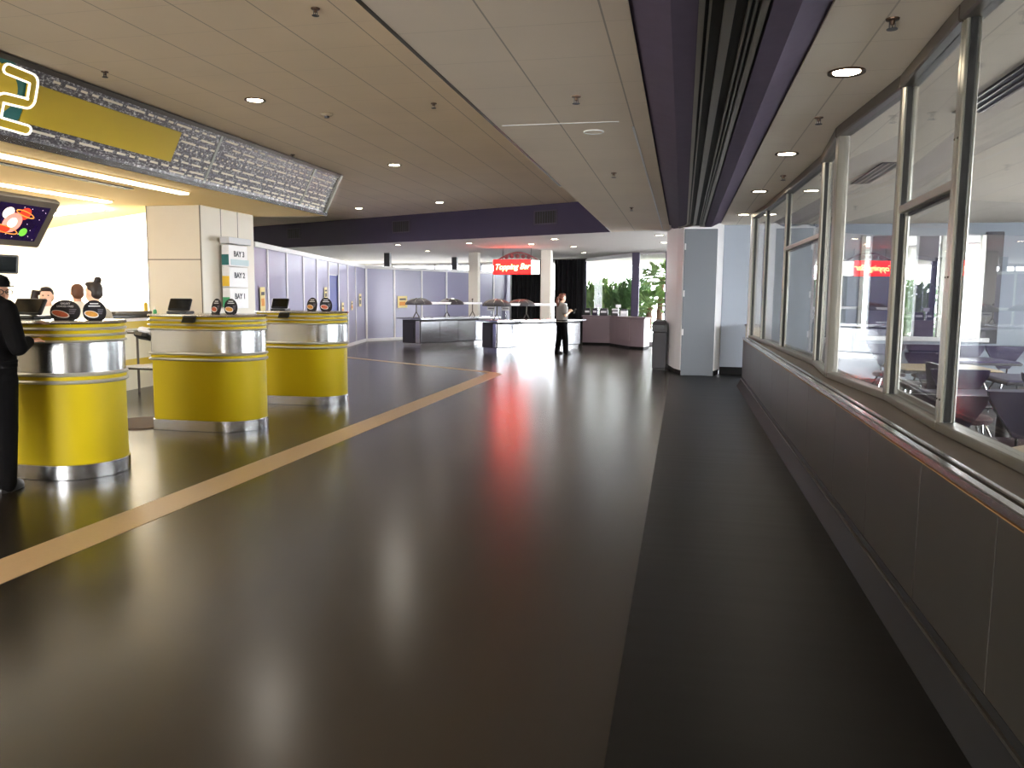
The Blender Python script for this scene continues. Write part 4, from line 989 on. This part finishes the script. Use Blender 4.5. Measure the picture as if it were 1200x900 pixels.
def palm(x, y, h, label, seed):
    random.seed(seed); t = thing('palm', label, 'palm', (x, y, -.12), group='palms outside the window')
    MB().tube([(x, y, -.12), (x+.05, y, h*.4), (x+.1, y, h*.75)], [.13, .11, .09], 10).build('trunk', 'trunk', t)
    b = MB()
    for k in range(46):
        a = random.uniform(0, 2*PI); el = random.uniform(-.3, 1.2); c = Vector((x+.1, y, h*.75)); L = random.uniform(.6, 1.0)
        d = Vector((math.cos(a)*math.cos(el), math.sin(a)*math.cos(el), math.sin(el))); tip = c+d*L*.6
        for j in range(9):
            f = (j/8-.5)*2.2; sd = d.cross(Vector((0, 0, 1))).normalized(); dd = (d*math.cos(f)+sd*math.sin(f)).normalized()
            w_ = dd.cross(Vector((.3, .2, 1))).normalized()*.04; e = tip+dd*.42+Vector((0, 0, -.08)); mm = tip+dd*.2
            b.add([tip, mm+w_, e, mm-w_, mm+Vector((0, 0, -.012))], [(0, 1, 4), (1, 2, 4), (2, 3, 4), (3, 0, 4), (0, 3, 2, 1)])
        b.tube([c, tip], .01, 4)
    b.build('fronds', 'leaf_l', t)
palm(-.85, 29.6, 2.9, 'small fan palm outside the window left of the column', 11); palm(-1.25, 29.4, 1.6, 'low fan palm in front of the taller one', 12)
for k, (x, y) in enumerate(((4.4, 27.5), (6.6, 26.0))): bush(x, y, 2.3, .9, ['leafy bush beyond the dining room window, left', 'leafy bush beyond the dining room window, right'][k], 21+k)

# ------------------------------------------------------------------ people
def loft(b, rings, n=18):
    """rings: (cx, cy, z, rx, ry, yaw)"""
    rs = []
    for cx, cy, z_, rx, ry, yw in rings:
        r = []
        for k in range(n):
            a = 2*PI*k/n; x, y = rx*math.copysign(abs(math.cos(a))**.85, math.cos(a)), ry*math.copysign(abs(math.sin(a))**.85, math.sin(a))
            r.append((cx+x*math.cos(yw)-y*math.sin(yw), cy+x*math.sin(yw)+y*math.cos(yw), z_))
        rs.append(r)
    return b.rings(rs)
def limb(b, pts, rads, n=12):
    """tapering limb with ball joints, resampled so that it stays round"""
    P_ = [Vector(p) for p in pts]
    for i in range(len(P_)-1):
        m_ = 5; seg = [P_[i].lerp(P_[i+1], k/m_) for k in range(m_+1)]; rr = [rads[i]+(rads[i+1]-rads[i])*k/m_ for k in range(m_+1)]
        b.tube(seg, rr, n)
    for p, r in zip(P_, rads): b.ball(p, r*.99, n=10, m=7)
    return b
def person(label, loc, rz, h, arms, top_m, leg_m, skin='skin', hair='hair_d', style='short', head_yaw=0, vox=.011, sleeve='long', bulk=1., cap=False, glasses=False, feet=((-.1, 0, .1), (.1, 0, -.1)), full=True, stoop=(0, 0)):
    """faces -y locally. arms: for each side ((elbow), (wrist), hand dir)"""
    t = thing('person', label, 'person', loc, rz, world=False)
    s = h/1.72
    V = lambda x, y, z_: Vector((x*s, y*s, z_*s))
    S = lambda b: [b.v.__setitem__(i, v*s) for i, v in enumerate(b.v)]
    HY = Matrix.Translation((0, 0, 0)) @ Matrix.Rotation(head_yaw, 4, 'Z')
    hc = Vector((0, -.015-stoop[0], 1.60-stoop[1]))
    b = MB()
    # head: skull, jaw, nose, ears, neck
    hm = Matrix.Translation(hc) @ HY
    b.ball((0, .012, .02), .076, .095, .105, 20, 14, hm)
    b.ball((0, -.028, -.045), .055, .06, .07, 16, 10, hm)
    b.ball((0, -.05, -.085), .03, .03, .025, 12, 8, hm)
    b.rings([[hm @ Vector(p) for p in r] for r in ([(-.009, -.08, .02), (.009, -.08, .02), (0, -.085, .022)], [(-.016, -.082, -.022), (.016, -.082, -.022), (0, -.112, -.018)], [(-.010, -.082, -.03), (.010, -.082, -.03), (0, -.095, -.03)])])
    for sx in (-1, 1): b.ball((sx*.078, .01, -.005), .012, .022, .032, 10, 7, hm)
    for sx in (-1, 1): b.ball((sx*.03, -.068, .035), .024, .018, .009, 10, 6, hm)
    limb(b, [(0, .015, 1.40), (0, -stoop[0], 1.55-stoop[1])], [.058*bulk, .052])
    # torso under the clothes
    loft(b, [(0, .0, .86, .13, .09, 0), (0, 0, 1.0, .13, .095, 0), (0, 0, 1.2, .145, .1, 0), (0, .0, 1.36, .15, .095, 0), (0, .01, 1.44, .08, .07, 0)])
    for i, sx in enumerate((-1, 1)):
        el, wr_, hd = [Vector(q) for q in arms[i]]; sh = Vector((sx*(.15*bulk-.004), .01, 1.34))
        limb(b, [sh, el], [.047, .038]); limb(b, [el, wr_], [.038, .026])
        # hand: palm and five fingers
        hd.normalize(); up = Vector((0, 0, 1)); sd = hd.cross(up); sd = sd.normalized() if sd.length > .1 else Vector((1, 0, 0)); nn = sd.cross(hd).normalized()
        pc = wr_+hd*.045
        b.rings([[wr_+hd*u+sd*a*w_+nn*c*.013 for a, c in ((-1, -1), (1, -1), (1, 1), (-1, 1))] for u, w_ in ((0, .024), (.03, .036), (.085, .04))])
        for k in range(4):
            L = (.062, .074, .07, .054)[k]; o = wr_+hd*.08+sd*(-.03+.02*k); c1_ = o+hd*L*.5-nn*.008; c2_ = o+hd*L*.85-nn*.03
            limb(b, [o, c1_, c2_], [.0095, .009, .0075], 8)
        th = wr_+hd*.03-sd*.035*sx; limb(b, [th, th+hd*.035-sd*.028*sx-nn*.008, th+hd*.065-sd*.03*sx-nn*.02], [.012, .0105, .0085], 8)
    if full:
        for i, sx in enumerate((-1, 1)):
            fx, fy, fa = feet[i]
            limb(b, [(sx*.09, 0, .88), (fx*.98, fy*.5-.015, .48), (fx, fy+.015, .1)], [.075, .052, .036])
            limb(b, [(fx, fy+.02, .06), (fx+.11*math.sin(fa), fy-.11*math.cos(fa), .035)], [.036, .028])
    S(b); body = b.build('body', skin, t); remesh(body, vox, 3)
    # shirt
    b = MB()
    loft(b, [(0, .0, .92, .172*bulk, .125*bulk, 0), (0, 0, 1.02, .165*bulk, .122*bulk, 0), (0, -.005, 1.2, .172*bulk, .128*bulk, 0), (0, -.002, 1.32, .18*bulk, .12*bulk, 0), (0, .005, 1.39, .175*bulk, .1*bulk, 0), (0, .01, 1.435, .12*bulk, .085, 0), (0, .014, 1.475, .072, .068, 0)], 24)
    for i, sx in enumerate((-1, 1)):
        el, wr_, hd = [Vector(q) for q in arms[i]]; ab = min(bulk, 1.02); sh = Vector((sx*(.155*bulk-.004), .01, 1.345))
        if sleeve == 'long': limb(b, [sh, el], [.074*ab, .06*ab]); limb(b, [el, el.lerp(wr_, .93)], [.06*ab, .042*ab])
        else: limb(b, [sh, sh.lerp(el, .6)], [.07*bulk, .06*bulk])
    S(b); remesh(b.build('shirt', top_m, t), vox, 3)
    # collar
    b = MB(); b.tube([(.066*math.cos(a), .008+.064*math.sin(a), 1.462-.012*math.sin(-a)) for a in [2*PI*k/20 for k in range(20)]], .012, 6, True); S(b); b.build('collar', top_m, t, smooth=True)
    if full:
        b = MB(); loft(b, [(0, .0, .80, .155*bulk, .12*bulk, 0), (0, 0, .9, .168*bulk, .125*bulk, 0), (0, 0, .99, .16*bulk, .12*bulk, 0)])
        for i, sx in enumerate((-1, 1)):
            fx, fy, fa = feet[i]; limb(b, [(sx*.088*bulk, 0, .84), (fx*.98, fy*.5-.015, .48), (fx, fy+.012, .06)], [.092*bulk, .074*bulk, .062*bulk])
        S(b); remesh(b.build('trousers', leg_m, t), vox, 3)
        b = MB(); b.tube([(.166*bulk*math.cos(a), .124*bulk*math.sin(a), .965) for a in [2*PI*k/24 for k in range(24)]], .017, 6, True); S(b); b.build('belt', 'black_cloth', t)
        for i in range(2):
            fx, fy, fa = feet[i]; b = MB(); rm = Matrix.Translation((fx, fy, 0)) @ Matrix.Rotation(-fa*-1, 4, 'Z')
            b.rings([[rm @ Vector((x, y, z_)) for x, y in [(w_*math.cos(a), -.055+l_*math.sin(a)) for a in [2*PI*k/18 for k in range(18)]]] for z_, w_, l_ in ((0, .046, .135), (.02, .05, .14), (.05, .046, .125), (.08, .036, .07))])
            S(b); b.build('shoe', 'shoe', t, smooth=True)
    # face details
    for sx in (-1, 1):
        b = MB(); b.ball((sx*.031, -.079, .018), .011, .008, .0065, 10, 6, hm); S(b); b.build('eye', 'eye', t, smooth=True)
    b = MB(); b.ball((0, -.084, -.056), .022, .008, .006, 12, 6, hm); S(b); b.build('mouth', 'lip', t, smooth=True)
    # hair
    b = MB()
    if style == 'bald':
        for sx in (-1, 1): b.ball((sx*.05, .045, -.01), .04, .062, .05, 14, 9, hm)
        b.ball((0, .08, -.02), .06, .034, .05, 14, 9, hm); b.ball((0, .03, .085), .062, .075, .045, 14, 9, hm)
    else:
        b.ball((0, .03, .045), .084, .09, .092, 18, 12, hm); b.ball((0, .055, -.01), .08, .06, .075, 16, 10, hm)
        if style in ('bun', 'pony', 'sidepony'): b.ball((0, -.03, .1), .07, .055, .035, 16, 10, hm)
        if style == 'bun': b.ball((0, .075, .15), .045, .045, .045, 14, 10, hm)
        if style == 'pony':
            b.tube([hm @ Vector(p) for p in ((0, .10, .03), (0, .155, .0), (0, .165, -.1), (0, .15, -.2), (0, .14, -.28))], [.028, .042, .05, .042, .012], 12)
        if style == 'sidepony':
            b.tube([hm @ Vector(p) for p in ((-.07, .03, .05), (-.135, .02, .06), (-.145, .01, -.02), (-.12, .01, -.1))], [.03, .048, .052, .02], 12)
    S(b); remesh(b.build('hair', hair, t), vox*.9, 2)
    if cap:
        b = MB(); b.rings([[hm @ Vector((.09*k_*math.cos(a), .015+.107*k_*math.sin(a), z_)) for a in [2*PI*k/24 for k in range(24)]] for k_, z_ in ((1, .055), (1.02, .09), (.85, .13), (.45, .148), (.05, .152))])
        S(b); c_ = b.build('cap', 'black_cloth', t, smooth=True)
        b = MB(); b.rings([[hm @ Vector((.075*math.cos(a), -.06+(-.1)*abs(math.sin(a)) if 0 else -.055-.10*math.sin(a), .058+z_)) for a in [PI*k/14 for k in range(15)]] for z_ in (0, .008)])
        S(b); b.build('cap_brim', 'black_cloth', c_)
    if glasses:
        b = MB()
        for sx in (-1, 1): b.tube([hm @ Vector((sx*.033+.026*math.cos(a), -.095, .018+.018*math.sin(a))) for a in [2*PI*k/16 for k in range(16)]], .003, 5, True); b.tube([hm @ Vector((sx*.058, -.094, .02)), hm @ Vector((sx*.08, .0, .02))], .0025, 5)
        b.tube([hm @ Vector((-.008, -.096, .02)), hm @ Vector((.008, -.096, .02))], .003, 5)
        S(b); b.build('glasses', 'black', t)
    return t
# man in black, cropped by the left edge, stooping over the kiosk with his head turned to the right
person('man in black cap, shirt and trousers leaning over the nearest kiosk', (-5.06, 4.95, 0), PI+.12, 1.76,
       (((-.275, .03, 1.07), (-.16, -.24, 1.10), (.1, -.9, .1)), ((.27, .02, 1.07), (.15, -.24, 1.10), (-.1, -.9, .1))), 'black_cloth', 'black_cloth', 'skin', 'hair_d', 'short', -1.95, .0085, 'long', 1.2, True, True, stoop=(.13, .15))
# woman by the topping bar, seen from behind, turned right
person('woman in pale short-sleeved shirt and black trousers with auburn ponytail', (-3.12, 20.95, 0), PI*.5+.55, 1.60,
       (((-.25, .0, 1.10), (-.10, -.19, 1.2), (.3, -.6, .5)), ((.25, .0, 1.1), (.08, -.2, 1.22), (-.3, -.6, .5))), 'grey_cloth', 'black_cloth', 'skin_l', 'hair_r', 'pony', .1, .011, 'short', 1.25, feet=((-.11, -.1, .15), (.1, .09, -.1)))
t = thing('phone', 'small dark phone held by the standing woman', 'phone', (-2.87, 20.95+.17, 1.08))
MB().bbox(-.035, .035, -.005, .005, 0, .14, .004, Matrix.Translation((-2.83, 21.14, 1.08)) @ Matrix.Rotation(.9, 4, 'Z') @ Matrix.Rotation(.4, 4, 'X')).build('phone_body', 'black', t); MB().box(-.03, .03, -.0065, -.005, .01, .13, Matrix.Translation((-2.83, 21.14, 1.08)) @ Matrix.Rotation(.9, 4, 'Z') @ Matrix.Rotation(.4, 4, 'X')).build('phone_screen', 'black_gloss', t)
rest = (((-.25, .03, 1.1), (-.2, -.12, .95), (.1, -.5, -.5)), ((.25, .03, 1.1), (.2, -.12, .95), (-.1, -.5, -.5)))
person('woman with dark side ponytail and white top behind the nearest kiosk, leftmost of three', (-7.55, 8.3, 0), .5, 1.56, rest, 'white_cloth', 'black_cloth', 'skin_l', 'hair_d', 'sidepony', .1, .011)
person('brown-haired man in cream shirt seen from behind, between the two women', (-7.81, 9.1, 0), -2.3, 1.61, rest, 'white_cloth', 'black_cloth', 'skin', 'hair_b', 'short', .1, .011)
person('woman with a high dark bun and cream top, rightmost of the three staff', (-6.60, 7.95, 0), -2.0+.35, 1.62, rest, 'white_cloth', 'black_cloth', 'skin_l', 'hair_d', 'bun', .1, .011)

# ------------------------------------------------------------------ light
w = bpy.data.worlds.new('world'); SC.world = w; w.use_nodes = True
bg = w.node_tree.nodes['Background']; bg.inputs['Color'].default_value = (.93, .96, 1, 1); bg.inputs['Strength'].default_value = 25.0
def fill_light(name, p, q, z0, z1, power, col=(1, 1, 1), inset=.12):
    """added area lamp standing in for daylight at an opening from p to q (inside lies to the right of p->q)"""
    m, L = frame2(p, q)
    l = bpy.data.lights.new(name, 'AREA'); l.shape = 'RECTANGLE'; l.size = L; l.size_y = z1-z0; l.energy = power; l.color = col
    o = bpy.data.objects.new(name, l); COL.objects.link(o)
    d = Vector((q[0]-p[0], q[1]-p[1], 0)).normalized(); n = Vector((d.y, -d.x, 0))
    c = Vector(((p[0]+q[0])/2, (p[1]+q[1])/2, (z0+z1)/2)) + n*inset
    o.matrix_world = Matrix(((d.x, 0, -n.x, c.x), (d.y, 0, -n.y, c.y), (0, 1, 0, c.z), (0, 0, 0, 1)))
    return o
fill_light('fill_entrance', (-2.8, -5.9), (-9.5, -5.9), .05, 2.75, 380, (1, .93, .82), 0)  # lamp added behind the viewer to brighten the near ceiling
fill_light('fill_far_right', (5.4, 23.4), (8.4, 20.5), .1, 2.85, 480, (.95, .98, 1))  # added lamp hidden behind the column, brightens far ceiling and bars
fill_light('fill_far_right', (2.4, 24.6), (5.4, 23.4), .1, 2.85, 380, (.95, .98, 1))  # second added lamp beside it, brightens the topping bar area
fill_light('fill_dining', (9, 13), (9, 3), .9, 2.7, 520, (.95, .98, 1))  # lamp added out of view to brighten dining room and ceiling strip
SC.view_settings.view_transform = 'Standard'; SC.view_settings.look = 'None'; SC.view_settings.gamma = 1; SC.view_settings.use_curve_mapping = False
SC.view_settings.exposure = 0.0

for o in bpy.data.objects:
    if '_w' in o: del o['_w']
